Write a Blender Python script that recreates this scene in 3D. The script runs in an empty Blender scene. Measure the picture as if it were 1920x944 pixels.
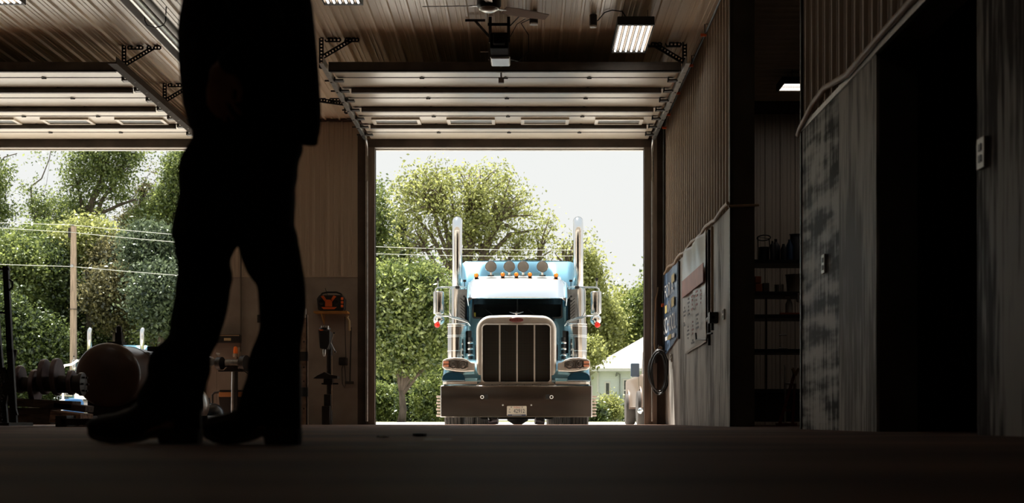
import bpy, bmesh, math, random
import numpy as np
from mathutils import Vector, Matrix, noise

S = bpy.context.scene
C = S.collection
PI = math.pi
random.seed(7)
F, CX, CY, CH = 2520.0, 988.0, 788.0, 0.075      # focal length in pixels of the 1920 frame, vanishing point, lens height

# ------------------------------------------------------------------ camera, sky, sun, exposure
cd = bpy.data.cameras.new('camera')
cam = bpy.data.objects.new('camera', cd); C.objects.link(cam)
cam.location = (0, 0, CH); cam.rotation_euler = (PI/2, 0, 0)
cd.sensor_fit = 'HORIZONTAL'; cd.sensor_width = 36.0; cd.lens = 36.0*F/1920
cd.shift_x = -(CX-960)/1920; cd.shift_y = (CY-472)/1920
cd.clip_start = 0.05; cd.clip_end = 600
cd.dof.use_dof = True; cd.dof.focus_distance = 23.0; cd.dof.aperture_fstop = 3.4
S.camera = cam

W = bpy.data.worlds.new('sky'); S.world = W; W.use_nodes = True
wn = W.node_tree; wn.nodes.clear()
wo = wn.nodes.new('ShaderNodeOutputWorld'); wb = wn.nodes.new('ShaderNodeBackground')
wt = wn.nodes.new('ShaderNodeTexCoord'); wx = wn.nodes.new('ShaderNodeSeparateXYZ'); wr = wn.nodes.new('ShaderNodeValToRGB')
wn.links.new(wt.outputs['Generated'], wx.inputs[0]); wn.links.new(wx.outputs['Z'], wr.inputs[0])
wr.color_ramp.elements[0].position = 0.0; wr.color_ramp.elements[0].color = (0.90, 0.90, 0.875, 1)
wr.color_ramp.elements[1].position = 0.75; wr.color_ramp.elements[1].color = (0.78, 0.87, 0.94, 1)
e = wr.color_ramp.elements.new(0.3); e.color = (0.88, 0.905, 0.895, 1)
wn.links.new(wr.outputs[0], wb.inputs[0]); wb.inputs[1].default_value = 1.0
wn.links.new(wb.outputs[0], wo.inputs[0])

sd = bpy.data.lights.new('sun', 'SUN'); sun = bpy.data.objects.new('sun', sd); C.objects.link(sun)
sd.energy = 14.0; sd.angle = 0.009; sd.color = (1.0, 0.95, 0.87)
sun_dir = Vector((-0.20, 0.33, 0.92)).normalized()      # towards the sun: high, beyond the truck
sun.rotation_euler = sun_dir.to_track_quat('Z', 'Y').to_euler()

S.view_settings.view_transform = 'Standard'; S.view_settings.look = 'None'
S.view_settings.exposure = 0.0; S.view_settings.gamma = 1.0; S.view_settings.use_curve_mapping = False
cy = S.cycles
cy.max_bounces = 8; cy.diffuse_bounces = 5; cy.glossy_bounces = 4; cy.transmission_bounces = 4; cy.transparent_max_bounces = 8
cy.sample_clamp_indirect = 4.0; cy.caustics_reflective = False; cy.caustics_refractive = False; cy.use_denoising = True

def at(px, py, Y):
    return ((px-CX)*Y/F, Y, (CY-py)*Y/F+CH)
def ax(px, Y): return (px-CX)*Y/F
def az(py, Y): return (CY-py)*Y/F+CH

# ------------------------------------------------------------------ materials
def M(name, col, rough=0.5, metal=0.0, var=0.0, scale=5.0, bump=0.0, spec=0.5, coat=0.0, emit=None, estr=0.0,
      col2=None, stretch=(1, 1, 1), alpha=1.0, lo=0.35, hi=0.65, detail=4.0, bdist=0.01):
    m = bpy.data.materials.new(name); m.use_nodes = True
    nt = m.node_tree; b = nt.nodes['Principled BSDF']
    b.inputs['Base Color'].default_value = (*col, 1); b.inputs['Roughness'].default_value = rough
    b.inputs['Metallic'].default_value = metal; b.inputs['Specular IOR Level'].default_value = spec
    b.inputs['Coat Weight'].default_value = coat; b.inputs['Alpha'].default_value = alpha
    b.inputs['Coat Roughness'].default_value = 0.04
    if emit:
        b.inputs['Emission Color'].default_value = (*emit, 1); b.inputs['Emission Strength'].default_value = estr
    tc = nt.nodes.new('ShaderNodeTexCoord'); mp = nt.nodes.new('ShaderNodeMapping'); nz = nt.nodes.new('ShaderNodeTexNoise')
    mp.inputs['Scale'].default_value = stretch
    nt.links.new(tc.outputs['Object'], mp.inputs[0]); nt.links.new(mp.outputs[0], nz.inputs['Vector'])
    nz.inputs['Scale'].default_value = scale; nz.inputs['Detail'].default_value = detail
    rp = nt.nodes.new('ShaderNodeValToRGB')
    if col2 is None: col2 = tuple(c*(1-var) for c in col); col1 = tuple(min(1, c*(1+var)) for c in col)
    else: col1 = col
    rp.color_ramp.elements[0].position = lo; rp.color_ramp.elements[0].color = (*col2, 1)
    rp.color_ramp.elements[1].position = hi; rp.color_ramp.elements[1].color = (*col1, 1)
    nt.links.new(nz.outputs['Fac'], rp.inputs[0]); nt.links.new(rp.outputs[0], b.inputs['Base Color'])
    if bump:
        bp = nt.nodes.new('ShaderNodeBump'); bp.inputs['Strength'].default_value = bump; bp.inputs['Distance'].default_value = bdist
        nt.links.new(nz.outputs['Fac'], bp.inputs['Height']); nt.links.new(bp.outputs[0], b.inputs['Normal'])
    return m

def leaf_mat(name, c1, c2, trans):
    m = bpy.data.materials.new(name); m.use_nodes = True
    nt = m.node_tree; nt.nodes.clear()
    o = nt.nodes.new('ShaderNodeOutputMaterial'); tc = nt.nodes.new('ShaderNodeTexCoord')
    nz = nt.nodes.new('ShaderNodeTexNoise'); nz.inputs['Scale'].default_value = 3.5; nz.inputs['Detail'].default_value = 6
    nt.links.new(tc.outputs['Object'], nz.inputs['Vector'])
    rp = nt.nodes.new('ShaderNodeValToRGB'); rp.color_ramp.elements[0].position = .38; rp.color_ramp.elements[1].position = .62
    rp.color_ramp.elements[0].color = (*c1, 1); rp.color_ramp.elements[1].color = (*c2, 1)
    nt.links.new(nz.outputs['Fac'], rp.inputs[0])
    d = nt.nodes.new('ShaderNodeBsdfDiffuse'); t = nt.nodes.new('ShaderNodeBsdfTranslucent'); g = nt.nodes.new('ShaderNodeBsdfGlossy')
    g.inputs['Roughness'].default_value = .35; g.inputs['Color'].default_value = (.6, .65, .6, 1)
    nt.links.new(rp.outputs[0], d.inputs[0]); nt.links.new(rp.outputs[0], t.inputs[0])
    m1 = nt.nodes.new('ShaderNodeMixShader'); m1.inputs[0].default_value = trans
    nt.links.new(d.outputs[0], m1.inputs[1]); nt.links.new(t.outputs[0], m1.inputs[2])
    m2 = nt.nodes.new('ShaderNodeMixShader'); m2.inputs[0].default_value = .085
    nt.links.new(m1.outputs[0], m2.inputs[1]); nt.links.new(g.outputs[0], m2.inputs[2])
    nt.links.new(m2.outputs[0], o.inputs[0])
    return m

def plank_mat(name, dark, light, smear, ramp=(.47, .575)):
    """weathered white-painted plywood: vertical grain, blotches, dark smears, a sheet joint"""
    m = bpy.data.materials.new(name); m.use_nodes = True
    nt = m.node_tree; b = nt.nodes['Principled BSDF']; L = nt.links.new
    tc = nt.nodes.new('ShaderNodeTexCoord')
    def nz(scale, st, det=6):
        mp = nt.nodes.new('ShaderNodeMapping'); mp.inputs['Scale'].default_value = st
        n = nt.nodes.new('ShaderNodeTexNoise'); n.inputs['Scale'].default_value = scale; n.inputs['Detail'].default_value = det
        L(tc.outputs['Object'], mp.inputs[0]); L(mp.outputs[0], n.inputs['Vector']); return n
    g = nz(6, (5, 5, .35)); s = nz(2.2, smear)
    ma = nt.nodes.new('ShaderNodeMath'); ma.operation = 'MULTIPLY_ADD'; ma.inputs[1].default_value = .45
    L(g.outputs['Fac'], ma.inputs[0]); 
    mb = nt.nodes.new('ShaderNodeMath'); mb.operation = 'MULTIPLY'; mb.inputs[1].default_value = .62
    L(s.outputs['Fac'], mb.inputs[0]); L(mb.outputs[0], ma.inputs[2])
    rp = nt.nodes.new('ShaderNodeValToRGB'); rp.color_ramp.elements[0].position = ramp[0]; rp.color_ramp.elements[1].position = ramp[1]
    rp.color_ramp.elements[0].color = (*dark, 1); rp.color_ramp.elements[1].color = (*light, 1)
    L(ma.outputs[0], rp.inputs[0]); L(rp.outputs[0], b.inputs['Base Color'])
    b.inputs['Roughness'].default_value = .5
    sv = nt.nodes.new('ShaderNodeMath'); sv.operation = 'MULTIPLY'; sv.inputs[1].default_value = .35; L(rp.outputs[0], sv.inputs[0]); L(sv.outputs[0], b.inputs['Specular IOR Level'])
    bp = nt.nodes.new('ShaderNodeBump'); bp.inputs['Strength'].default_value = .3; bp.inputs['Distance'].default_value = .004
    L(g.outputs['Fac'], bp.inputs['Height']); L(bp.outputs[0], b.inputs['Normal'])
    return m

m_siding = M('painted_steel_siding', (.50, .425, .35), .42, var=.06, scale=1.5, stretch=(3, 3, .3))
m_ceil = M('painted_steel_ceiling', (.84, .70, .54), .30, var=.10, scale=1.2, stretch=(3, .3, 3))
m_floor = M('oily_concrete', (.27, .16, .11), .7, col2=(.06, .034, .026), scale=1.3, stretch=(.35, 1, 1), spec=.16, bump=.3)
m_ply = M('painted_plywood', (.36, .32, .29), .6, col2=(.29, .255, .23), scale=2.5, bump=.2, spec=.3)
m_grey = plank_mat('weathered_plywood', (.16, .15, .135), (.52, .51, .47), (.8, .8, .25))
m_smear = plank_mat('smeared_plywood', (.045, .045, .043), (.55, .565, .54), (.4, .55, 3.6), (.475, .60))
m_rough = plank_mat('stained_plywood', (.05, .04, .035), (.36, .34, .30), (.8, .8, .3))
m_concrete = M('sunlit_concrete', (.62, .59, .54), .9, var=.08, scale=3, spec=.2)
m_grass = M('lawn', (.17, .17, .09), 1.0, col2=(.12, .13, .06), scale=9, spec=.1)
m_wood = M('jamb_lumber', (.20, .165, .14), .6, var=.25, scale=3, stretch=(4, 4, .4))
m_darkwood = M('dark_lumber', (.075, .058, .048), .7, var=.3, scale=3)
m_extwall = M('exterior_siding', (.56, .50, .43), .5, var=.05, scale=2)
m_black = M('black_steel', (.018, .018, .018), .45, var=.2)
m_darkmetal = M('dark_galvanized', (.07, .065, .06), .45, metal=.7, var=.2)
m_galv = M('galvanized_steel', (.52, .52, .50), .33, metal=1, var=.12, scale=12)
m_door = M('door_panel_paint', (.70, .62, .50), .3, var=.05, scale=2.5)
m_strut = M('strut_steel', (.10, .085, .075), .5, metal=.3, var=.2)
m_chrome = M('chrome', (.80, .79, .77), .13, metal=1, var=.02)
m_satin = M('satin_aluminium', (.72, .67, .60), .42, metal=.75, var=.04, scale=14)
m_blue = M('blue_truck_paint', (.16, .36, .47), .25, metal=.75, coat=1.0, var=.03, spec=.6)
m_glass = M('dark_window_glass', (.010, .014, .016), .03, alpha=.82, spec=.7)
m_rubber = M('tyre_rubber', (.045, .036, .03), .8, var=.2)
m_amber = M('amber_lens', (.95, .28, .02), .15, emit=(1, .28, .01), estr=.5, coat=.6)
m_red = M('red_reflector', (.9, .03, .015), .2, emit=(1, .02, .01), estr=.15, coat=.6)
m_tube = M('fluorescent_tube', (.9, .9, .9), .5, emit=(1.0, .93, .84), estr=3.6)
m_white = M('white_paint', (.75, .75, .72), .4, var=.05)
m_bark = M('bark', (.13, .10, .075), .9, var=.35, scale=8, stretch=(1, 1, .3), bump=.4)
m_polewood = M('weathered_pole', (.50, .37, .28), .9, var=.25, scale=6, stretch=(4, 4, .3))
m_cloth = M('dark_work_cloth', (.014, .016, .016), .95, var=.3, scale=30, spec=.1)
m_jacket = M('black_jacket', (.010, .011, .012), .9, var=.3, scale=30, spec=.12)
m_leather = M('dark_boot_leather', (.016, .012, .010), .55, var=.3, scale=20, spec=.3)
m_skin = M('skin', (.42, .20, .13), .55, var=.08, scale=12)
m_hair = M('brown_hair', (.03, .018, .01), .6, var=.3, scale=60)
m_orange = M('orange_plastic', (.75, .13, .02), .45, var=.05)
m_brass = M('tan_pipe', (.42, .30, .19), .45, var=.1)
m_tank = M('brown_tank_paint', (.075, .038, .024), .3, col2=(.05, .028, .02), scale=3, spec=.5)
m_castiron = M('machined_steel', (.17, .14, .15), .35, metal=.8, var=.15)
m_castblack = M('oily_cast_iron', (.03, .025, .022), .4, metal=.4, var=.3)

# ------------------------------------------------------------------ mesh helper
class MB:
    def __init__(s): s.v = []; s.f = []; s.T = None
    def add(s, vs, fs):
        n = len(s.v)
        s.v += [tuple(s.T @ Vector(p)) if s.T is not None else tuple(p) for p in vs]
        s.f += [tuple(n+i for i in q) for q in fs]; return s
    def bb(s, x0, x1, y0, y1, z0, z1):
        return s.add([(x, y, z) for z in (z0, z1) for y in (y0, y1) for x in (x0, x1)],
                     [(0, 2, 3, 1), (4, 5, 7, 6), (0, 1, 5, 4), (2, 6, 7, 3), (0, 4, 6, 2), (1, 3, 7, 5)])
    def box(s, c, d, R=None):
        vs = []
        for z in (-.5, .5):
            for y in (-.5, .5):
                for x in (-.5, .5):
                    p = Vector((x*d[0], y*d[1], z*d[2]))
                    if R is not None: p = R @ p
                    vs.append(p+Vector(c))
        return s.add(vs, [(0, 2, 3, 1), (4, 5, 7, 6), (0, 1, 5, 4), (2, 6, 7, 3), (0, 4, 6, 2), (1, 3, 7, 5)])
    def bar(s, a, b, w, h, up=(0, 0, 1)):
        """rectangular bar from a to b"""
        a = Vector(a); b = Vector(b); d = (b-a); L = d.length; d.normalize()
        u = Vector(up); x = d.cross(u)
        if x.length < 1e-3: x = d.cross(Vector((1, 0, 0)))
        x.normalize(); u = x.cross(d)
        R = Matrix((x, d, u)).transposed()
        return s.box((a+b)/2, (w, L, h), R)
    def rings(s, rs, close=True, cap=True, loop=False):
        n = len(rs[0]); vs = [p for r in rs for p in r]; fs = []
        m = len(rs)
        for i in range(m if loop else m-1):
            a = i*n; b = ((i+1) % m)*n
            for j in range(n if close else n-1):
                k = (j+1) % n; fs.append((a+j, a+k, b+k, b+j))
        if cap and close and not loop:
            fs.append(tuple(range(n-1, -1, -1))); fs.append(tuple((m-1)*n+j for j in range(n)))
        return s.add(vs, fs)
    def tube(s, pts, r, n=10, cap=True):
        pts = [Vector(p) for p in pts]; rr = r if hasattr(r, '__len__') else [r]*len(pts)
        rs = []; prev = None
        for i, p in enumerate(pts):
            d = (pts[min(i+1, len(pts)-1)]-pts[max(i-1, 0)])
            if d.length < 1e-9: d = Vector((0, 0, 1))
            d.normalize()
            if prev is None:
                a = Vector((0, 0, 1)) if abs(d.z) < .9 else Vector((1, 0, 0))
                x = d.cross(a).normalized()
            else:
                x = prev-d*prev.dot(d)
                x = x.normalized() if x.length > 1e-6 else d.orthogonal().normalized()
            prev = x; y = d.cross(x)
            rs.append([p+(x*math.cos(2*PI*k/n)+y*math.sin(2*PI*k/n))*rr[i] for k in range(n)])
        return s.rings(rs, cap=cap)
    def lathe(s, prof, o=(0, 0, 0), d=(0, 0, 1), n=24, cap=True):
        """prof: list of (radius, distance along d)"""
        d = Vector(d).normalized(); x = d.orthogonal().normalized(); y = d.cross(x); o = Vector(o)
        return s.rings([[o+d*h+(x*math.cos(2*PI*k/n)+y*math.sin(2*PI*k/n))*max(r, 1e-4) for k in range(n)] for r, h in prof], cap=cap)
    def cyl(s, o, d, r, h, n=20): return s.lathe([(r, 0), (r, h)], o, d, n)
    def prism(s, poly, axis, a, b):
        """poly: 2d outline; axis 'x': poly is (y,z); 'y': (x,z); 'z': (x,y)"""
        def P(p, t):
            return {'x': (t, p[0], p[1]), 'y': (p[0], t, p[1]), 'z': (p[0], p[1], t)}[axis]
        return s.rings([[P(p, a) for p in poly], [P(p, b) for p in poly]])
    def sph(s, c, r, n=12, m=8, sc=(1, 1, 1)):
        rs = []
        for i in range(m+1):
            t = PI*i/m; q = max(math.sin(t), 1e-3)
            rs.append([(c[0]+r*sc[0]*q*math.cos(2*PI*k/n), c[1]+r*sc[1]*q*math.sin(2*PI*k/n), c[2]-r*sc[2]*math.cos(t)) for k in range(n)])
        return s.rings(rs)
    def torus(s, c, d, R, r, n=24, m=8):
        d = Vector(d).normalized(); x = d.orthogonal().normalized(); y = d.cross(x); c = Vector(c); rs = []
        for k in range(n):
            a = 2*PI*k/n; e_ = x*math.cos(a)+y*math.sin(a)
            rs.append([c+e_*(R+r*math.cos(2*PI*j/m))+d*r*math.sin(2*PI*j/m) for j in range(m)])
        return s.rings(rs, loop=True)
    def grid(s, fn, nu, nv):
        vs = [fn(i/nu, j/nv) for i in range(nu+1) for j in range(nv+1)]
        return s.add(vs, [(i*(nv+1)+j, (i+1)*(nv+1)+j, (i+1)*(nv+1)+j+1, i*(nv+1)+j+1) for i in range(nu) for j in range(nv)])
    def build(s, name, mat, parent=None, smooth=None, bevel=0, fixn=True, **kw):
        off = Vector(parent.get('_w', (0, 0, 0))) if parent is not None else Vector((0, 0, 0))
        me = bpy.data.meshes.new(name)
        if len(s.v) and not isinstance(s.v, np.ndarray):
            me.from_pydata([tuple(Vector(p)-off) for p in s.v], [], s.f)
        if fixn:
            bm = bmesh.new(); bm.from_mesh(me)
            bmesh.ops.recalc_face_normals(bm, faces=bm.faces); bm.to_mesh(me); bm.free()
        me.materials.append(mat)
        o = bpy.data.objects.new(name, me); C.objects.link(o)
        if parent is not None: o.parent = parent; o['_w'] = tuple(off)
        if smooth is not None:
            for p in me.polygons: p.use_smooth = True
            if smooth is not True:
                me.set_sharp_from_angle(angle=math.radians(smooth))
        if bevel:
            b = o.modifiers.new('bevel', 'BEVEL'); b.width = bevel; b.segments = 2; b.limit_method = 'ANGLE'; b.angle_limit = .6
        for k, v in kw.items(): o[k] = v
        return o

def thing(name, label, cat, loc=(0, 0, 0), group=None):
    o = bpy.data.objects.new(name, None); C.objects.link(o); o.location = loc; o['_w'] = tuple(loc)
    o.empty_display_size = .1
    o['label'] = label; o['category'] = cat
    if group: o['group'] = group
    return o
def tag(o, label, cat, group=None, kind=None):
    o['label'] = label; o['category'] = cat
    if group: o['group'] = group
    if kind: o['kind'] = kind
    return o
def struct(name, mb, mat, parent=None, **kw):
    o = mb.build(name, mat, parent, **kw)
    if parent is None: o['kind'] = 'structure'
    return o
def tree_children(o): return [c for c in bpy.data.objects if c.parent == o]
def dup(root, loc, rz=0, label=None, group=None):
    def rec(o, parent):
        c = o.copy(); C.objects.link(c)
        if parent is not None: c.parent = parent
        for ch in tree_children(o): rec(ch, c)
        return c
    r = rec(root, None); r.location = loc; r.rotation_euler = (0, 0, rz)
    if label: r['label'] = label
    if group: r['group'] = group
    return r
def text(name, body, size, loc, rot, mat, parent, ext=.001, xs=1.0, align='CENTER', shear=0.0):
    c = bpy.data.curves.new(name, 'FONT'); c.body = body; c.size = size; c.extrude = ext; c.align_x = align; c.align_y = 'CENTER'
    c.shear = shear; c.resolution_u = 3
    c.materials.append(mat); o = bpy.data.objects.new(name, c); C.objects.link(o)
    off = Vector(parent.get('_w', (0, 0, 0))) if parent is not None else Vector((0, 0, 0))
    o.location = Vector(loc)-off; o.rotation_euler = rot; o.scale = (xs, 1, 1)
    bpy.context.view_layer.update()
    me = bpy.data.meshes.new_from_object(o.evaluated_get(bpy.context.evaluated_depsgraph_get())); me.materials.clear(); me.materials.append(mat)
    q = bpy.data.objects.new(name, me); C.objects.link(q); q.location = o.location; q.rotation_euler = o.rotation_euler; q.scale = o.scale
    bpy.data.objects.remove(o); q.name = name
    if parent is not None: q.parent = parent
    return q

def rib_profile(L, first=0.0, period=.2286, H=.028, h=.008):
    """pro-rib sheet: list of (u, height)"""
    pts = [(0, 0)]; u = first
    while u < L-.08:
        pts += [(u, 0), (u+.012, H), (u+.036, H), (u+.048, 0)]
        for w in (.11, .165):
            if u+w+.03 < L: pts += [(u+w, 0), (u+w+.006, h), (u+w+.018, h), (u+w+.024, 0)]
        u += period
    pts.append((L, 0)); pts.sort()
    return pts
def ribbed(P0, U, V, N, L, H, first=0.0, thick=.004):
    """ribbed sheet: starts at P0, ribs repeat along U (length L), run along V (length H), stand out along N"""
    P0, U, V, N = map(Vector, (P0, U, V, N)); pr = rib_profile(L, first); m = MB()
    out = [P0+U*u+N*(h+thick) for u, h in pr]; inn = [P0+U*L, P0]
    ring = out+inn
    m.rings([[p for p in ring], [p+V*H for p in ring]])
    return m
# ------------------------------------------------------------------ the setting
DY = 21.6                                   # inner face of the door wall
ZC = 4.92                                   # ceiling
XR = 2.22                                   # right wall plane
XL = -10.6; YB = -7.0                       # far left wall, back wall
struct('floor', MB().bb(XL-.2, 9.2, YB-.2, DY+.12, -.25, 0), m_floor)
# ground outside: dips away from the threshold, rises to a gravel drive
gy = [(DY+.12, -.005), (22.4, -.10), (23.4, -.18), (30, -.18), (35, -.10), (40, -.01), (46, 0)]
g = MB(); g.rings([[(x, y, z) for y, z in gy]+[(x, 46, -.6), (x, DY+.12, -.6)] for x in (-45, 30)])
struct('ground_concrete', g, m_concrete)
struct('ground_lawn', MB().bb(-90, 90, 46, 160, -.6, 0), m_grass)
# ceiling sheet
struct('ceiling', ribbed((XL, YB, ZC), (1, 0, 0), (0, 1, 0), (0, 0, -1), XR+.3-XL, DY-YB, .03).bb(XL-.2, XR+.3, YB-.2, DY+.12, ZC+.01, ZC+.25), m_ceil)
struct('ceiling_bay', ribbed((XR+.3, YB, ZC), (0, 1, 0), (1, 0, 0), (0, 0, -1), 20.4-YB, 6.6, .03).bb(XR+.3, 9.2, YB-.2, 20.5, ZC+.01, ZC+.25), m_ceil)
# door wall with two openings
D2 = (-9.62, -5.28); D1 = (-2.44, 1.88); HZ = 4.45
w = MB()
for a, b in ((XL, D2[0]), (D2[1], D1[0]), (D1[1], XR+.3)): w.bb(a, b, DY, DY+.12, -.02, ZC+.2)
for a, b in (D2, D1): w.bb(a, b, DY, DY+.12, HZ, ZC+.2)
struct('wall_front', w, m_extwall)
struct('wall_back', MB().bb(XL-.2, 9.2, YB-.2, YB, 0, ZC+.2), m_siding)
struct('wall_left', MB().bb(XL-.2, XL, YB-.2, DY+.12, 0, ZC+.2), m_siding)
# exterior upper facade and roof overhang seen in reflections
e = MB(); e.bb(XL-6, 12, DY+.13, DY+.18, ZC+.2, 6.2)
struct('wall_gable', e, m_extwall)
e = ribbed((XL-6, DY+.12, 2.6), (1, 0, 0), (0, 0, 1), (0, 1, 0), 0.8, 2.4)
struct('roof', MB().add([(XL-6, DY+.5, 6.1), (12, DY+.5, 6.1), (12, 7, 8.6), (XL-6, 7, 8.6), (XL-6, DY+.5, 6.2), (12, DY+.5, 6.2), (12, 7, 8.7), (XL-6, 7, 8.7)],
    [(0, 1, 2, 3), (4, 5, 6, 7), (0, 1, 5, 4), (1, 2, 6, 5), (2, 3, 7, 6), (3, 0, 4, 7)]).bb(XL-6, 12, -8, 7, 8.5, 8.7), m_siding)
# inner lining of the door wall between the doors: siding above, plywood below
PZ = 2.39
s = ribbed((-5.14, DY, PZ), (1, 0, 0), (0, 0, 1), (0, -1, 0), 2.44, ZC-.02-PZ, .09)
struct('wall_front_siding', s, m_siding)
p = MB()
for a, b in ((-5.14, -4.985), (-4.98, -3.765), (-3.76, -2.72)): p.bb(a, b, DY-.014, DY, 0, PZ-.02)
struct('wall_front_plywood', p, m_ply)
struct('trim_1', MB().bb(-5.14, -2.72, DY-.03, DY, PZ-.02, PZ), m_siding)
# jambs and headers
j = MB()
for a, b in ((D1[0]-.14, D1[0]), (D2[1], D2[1]+.13)):
    j.bb(a, b, DY-.05, DY+.13, 0, HZ)
j.bb(D1[1], D1[1]+.13, DY-.05, DY+.13, 0, HZ)
j.bb(D1[1]+.13, D1[1]+.2, DY-.1, DY, 0, ZC)
struct('trim_2', j, m_wood)
struct('trim_3', MB().bb(D1[0]-.14, D1[1]+.13, DY-.05, DY, HZ, HZ+.13).bb(D2[0]-.14, D2[1]+.13, DY-.05, DY, HZ, HZ+.13), m_darkwood)
struct('trim_4', MB().bb(D1[0], D1[1], DY+.09, DY+.15, HZ-.02, HZ+.02).bb(D2[0], D2[1], DY+.09, DY+.15, HZ-.02, HZ+.02), m_white)
struct('trim_5', MB().bb(-5.14, D1[0]-.14, DY-.05, DY, ZC-.05, ZC-.02), m_darkwood)
struct('trim_6', MB().bb(D1[0]-.28, D1[0]-.14, DY-.012, DY, 0, HZ+.2).bb(D1[1]+.2, XR, DY-.012, DY, 0, ZC), m_darkwood)

# right wall: post wall with openings (Y 14.64..DY solid, 10.86..14.64 open, 8.54..10.86 solid, 6.63..8.54 low doorway, then solid)
YA, YP, YQ, YS, YT = 14.64, 10.86, 8.54, 6.63, YB
core = MB()
core.bb(XR+.02, XR+.26, YA, DY, 0, ZC); core.bb(XR+.02, XR+.26, YQ, YP, 0, ZC)
core.bb(XR+.02, XR+.26, YS, YQ, 2.44, ZC); core.bb(XR+.02, XR+.26, YT, YS, 0, ZC)
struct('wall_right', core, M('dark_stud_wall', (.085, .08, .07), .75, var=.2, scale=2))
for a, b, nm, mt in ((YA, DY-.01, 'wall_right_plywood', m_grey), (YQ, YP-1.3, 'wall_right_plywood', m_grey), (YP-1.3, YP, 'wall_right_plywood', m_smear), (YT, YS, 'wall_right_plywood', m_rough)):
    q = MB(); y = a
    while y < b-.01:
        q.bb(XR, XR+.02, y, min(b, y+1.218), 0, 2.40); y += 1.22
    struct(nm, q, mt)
struct('wall_right_siding', ribbed((XR+.02, YA+.02, 2.40), (0, 1, 0), (0, 0, 1), (-1, 0, 0), DY-YA-.03, ZC-2.42, .03), m_siding)
struct('wall_right_siding', ribbed((XR+.02, YT, 2.44), (0, 1, 0), (0, 0, 1), (-1, 0, 0), YP-YT, ZC-2.46, .03), m_siding)
struct('trim_7', MB().bb(XR-.012, XR+.03, YA-.012, YA+.02, 0, ZC).bb(XR-.012, XR+.03, YP-.02, YP+.012, 0, ZC), m_darkmetal)
struct('trim_8', MB().bb(XR-.012, XR+.02, YP-1.3, YP, 2.40, 2.44).bb(XR-.012, XR+.02, YQ, YP-1.3, 2.40, 2.44).bb(XR-.015, XR+.02, YT, YQ, 2.40, 2.44), m_galv)
# neighbouring bay
struct('wall_bay_front', MB().bb(XR+.26, 9.2, 20.4, 20.6, 0, ZC+.2), m_siding)
struct('wall_bay_siding', ribbed((XR+.3, 20.4, 0), (1, 0, 0), (0, 0, 1), (0, -1, 0), 6.5, ZC-.2, .17), m_siding)
struct('trim_9', MB().bb(XR+.3, 9, 20.34, 20.4, ZC-.2, ZC), m_darkwood)
struct('wall_bay_light_block', MB().bb(XR+.26, 9.0, YP-.2, YP-.02, 0, ZC), m_rough)  # added wall: blocks the bay light so the low doorway stays dark
struct('wall_bay_right', MB().bb(9.0, 9.2, YB, 20.6, 0, ZC+.2), m_siding)

# ------------------------------------------------------------------ overhead doors, raised (panels lie under the ceiling)
ZD = 4.58
def overhead_door(name, xc):
    """raised sectional door; eight sections, struts, hinges, four windows"""
    t = bpy.data.objects.new(name, None); C.objects.link(t); t.location = (xc, DY, 0); t['_w'] = (xc, DY, 0); t['kind'] = 'structure'
    hw = 2.22; y0 = 17.12; sec = .558
    for i in range(8):
        a = y0+i*sec; b = a+sec-.008
        pts = [(a, ZD+.045), (a, ZD+.004), (a+.012, ZD), (b-.012, ZD), (b, ZD+.004), (b, ZD+.045)]
        o = MB().prism(pts, 'x', xc-hw, xc+hw).build('panel', m_door, t)
    # bottom astragal
    MB().bb(xc-hw, xc+hw, y0+8*sec-.005, y0+8*sec+.02, ZD-.02, ZD+.05).build('bottom_seal', m_strut, t)
    MB().bb(xc-hw-.02, xc+hw+.02, y0-.05, y0-.02, ZD-.075, ZD+.045).bb(xc-hw, xc+hw, y0-.05, y0, ZD-.08, ZD-.06).build('end_strut', m_strut, t)
    for i in (2, 4, 6):
        y = y0+i*sec
        MB().prism([(y-.03, ZD-.002), (y-.03, ZD-.068), (y+.03, ZD-.068), (y+.03, ZD-.002), (y+.022, ZD-.002), (y+.022, ZD-.058), (y-.022, ZD-.058), (y-.022, ZD-.002)], 'x', xc-hw+.12, xc+hw-.12).build('strut', m_strut, t)
    for i in range(1, 8):
        y = y0+i*sec
        MB().bb(xc-hw+.02, xc+hw-.02, y-.012, y+.004, ZD-.006, ZD+.01).build('section_joint', m_strut, t)
        for x in (xc-1.1, xc, xc+1.1):
            MB().bb(x-.022, x+.022, y-.04, y+.035, ZD-.008, ZD).cyl((x-.03, y-.005, ZD-.010), (1, 0, 0), .010, .06, 8).bb(x-.006, x+.006, y-.06, y-.04, ZD-.012, ZD).build('hinge', m_darkmetal, t)
        for sx in (-1, 1):
            x = xc+sx*(hw-.03)
            MB().bb(x-.06, x+.06, y-.05, y+.05, ZD-.05, ZD-.03).bb(x-.06, x-.045, y-.05, y+.05, ZD-.05, ZD).cyl((x-.03, y, ZD-.04), (sx, 0, 0), .012, .16, 8).cyl((x+sx*.09, y, ZD-.04), (sx, 0, 0), .028, .025, 12).build('roller_bracket', m_darkmetal, t)
    for x in (-1.68, -.56, .55, 1.66):
        x += xc; y = y0+5*sec+.17; h = .25
        f = MB()
        f.bb(x-.36, x+.36, y-.05, y, ZD-.028, ZD).bb(x-.36, x+.36, y+h, y+h+.05, ZD-.028, ZD).bb(x-.36, x-.31, y, y+h, ZD-.028, ZD).bb(x+.31, x+.36, y, y+h, ZD-.028, ZD)
        fr = f.build('window_frame', m_door, t)
        MB().bb(x-.31, x+.31, y, y+h, ZD-.010, ZD-.003).build('pane', M('window_pane', (.55, .6, .62), .06, var=.02, spec=.9), fr)
    return t
overhead_door('door_1', -.28)
overhead_door('door_2', -7.45)

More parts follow.
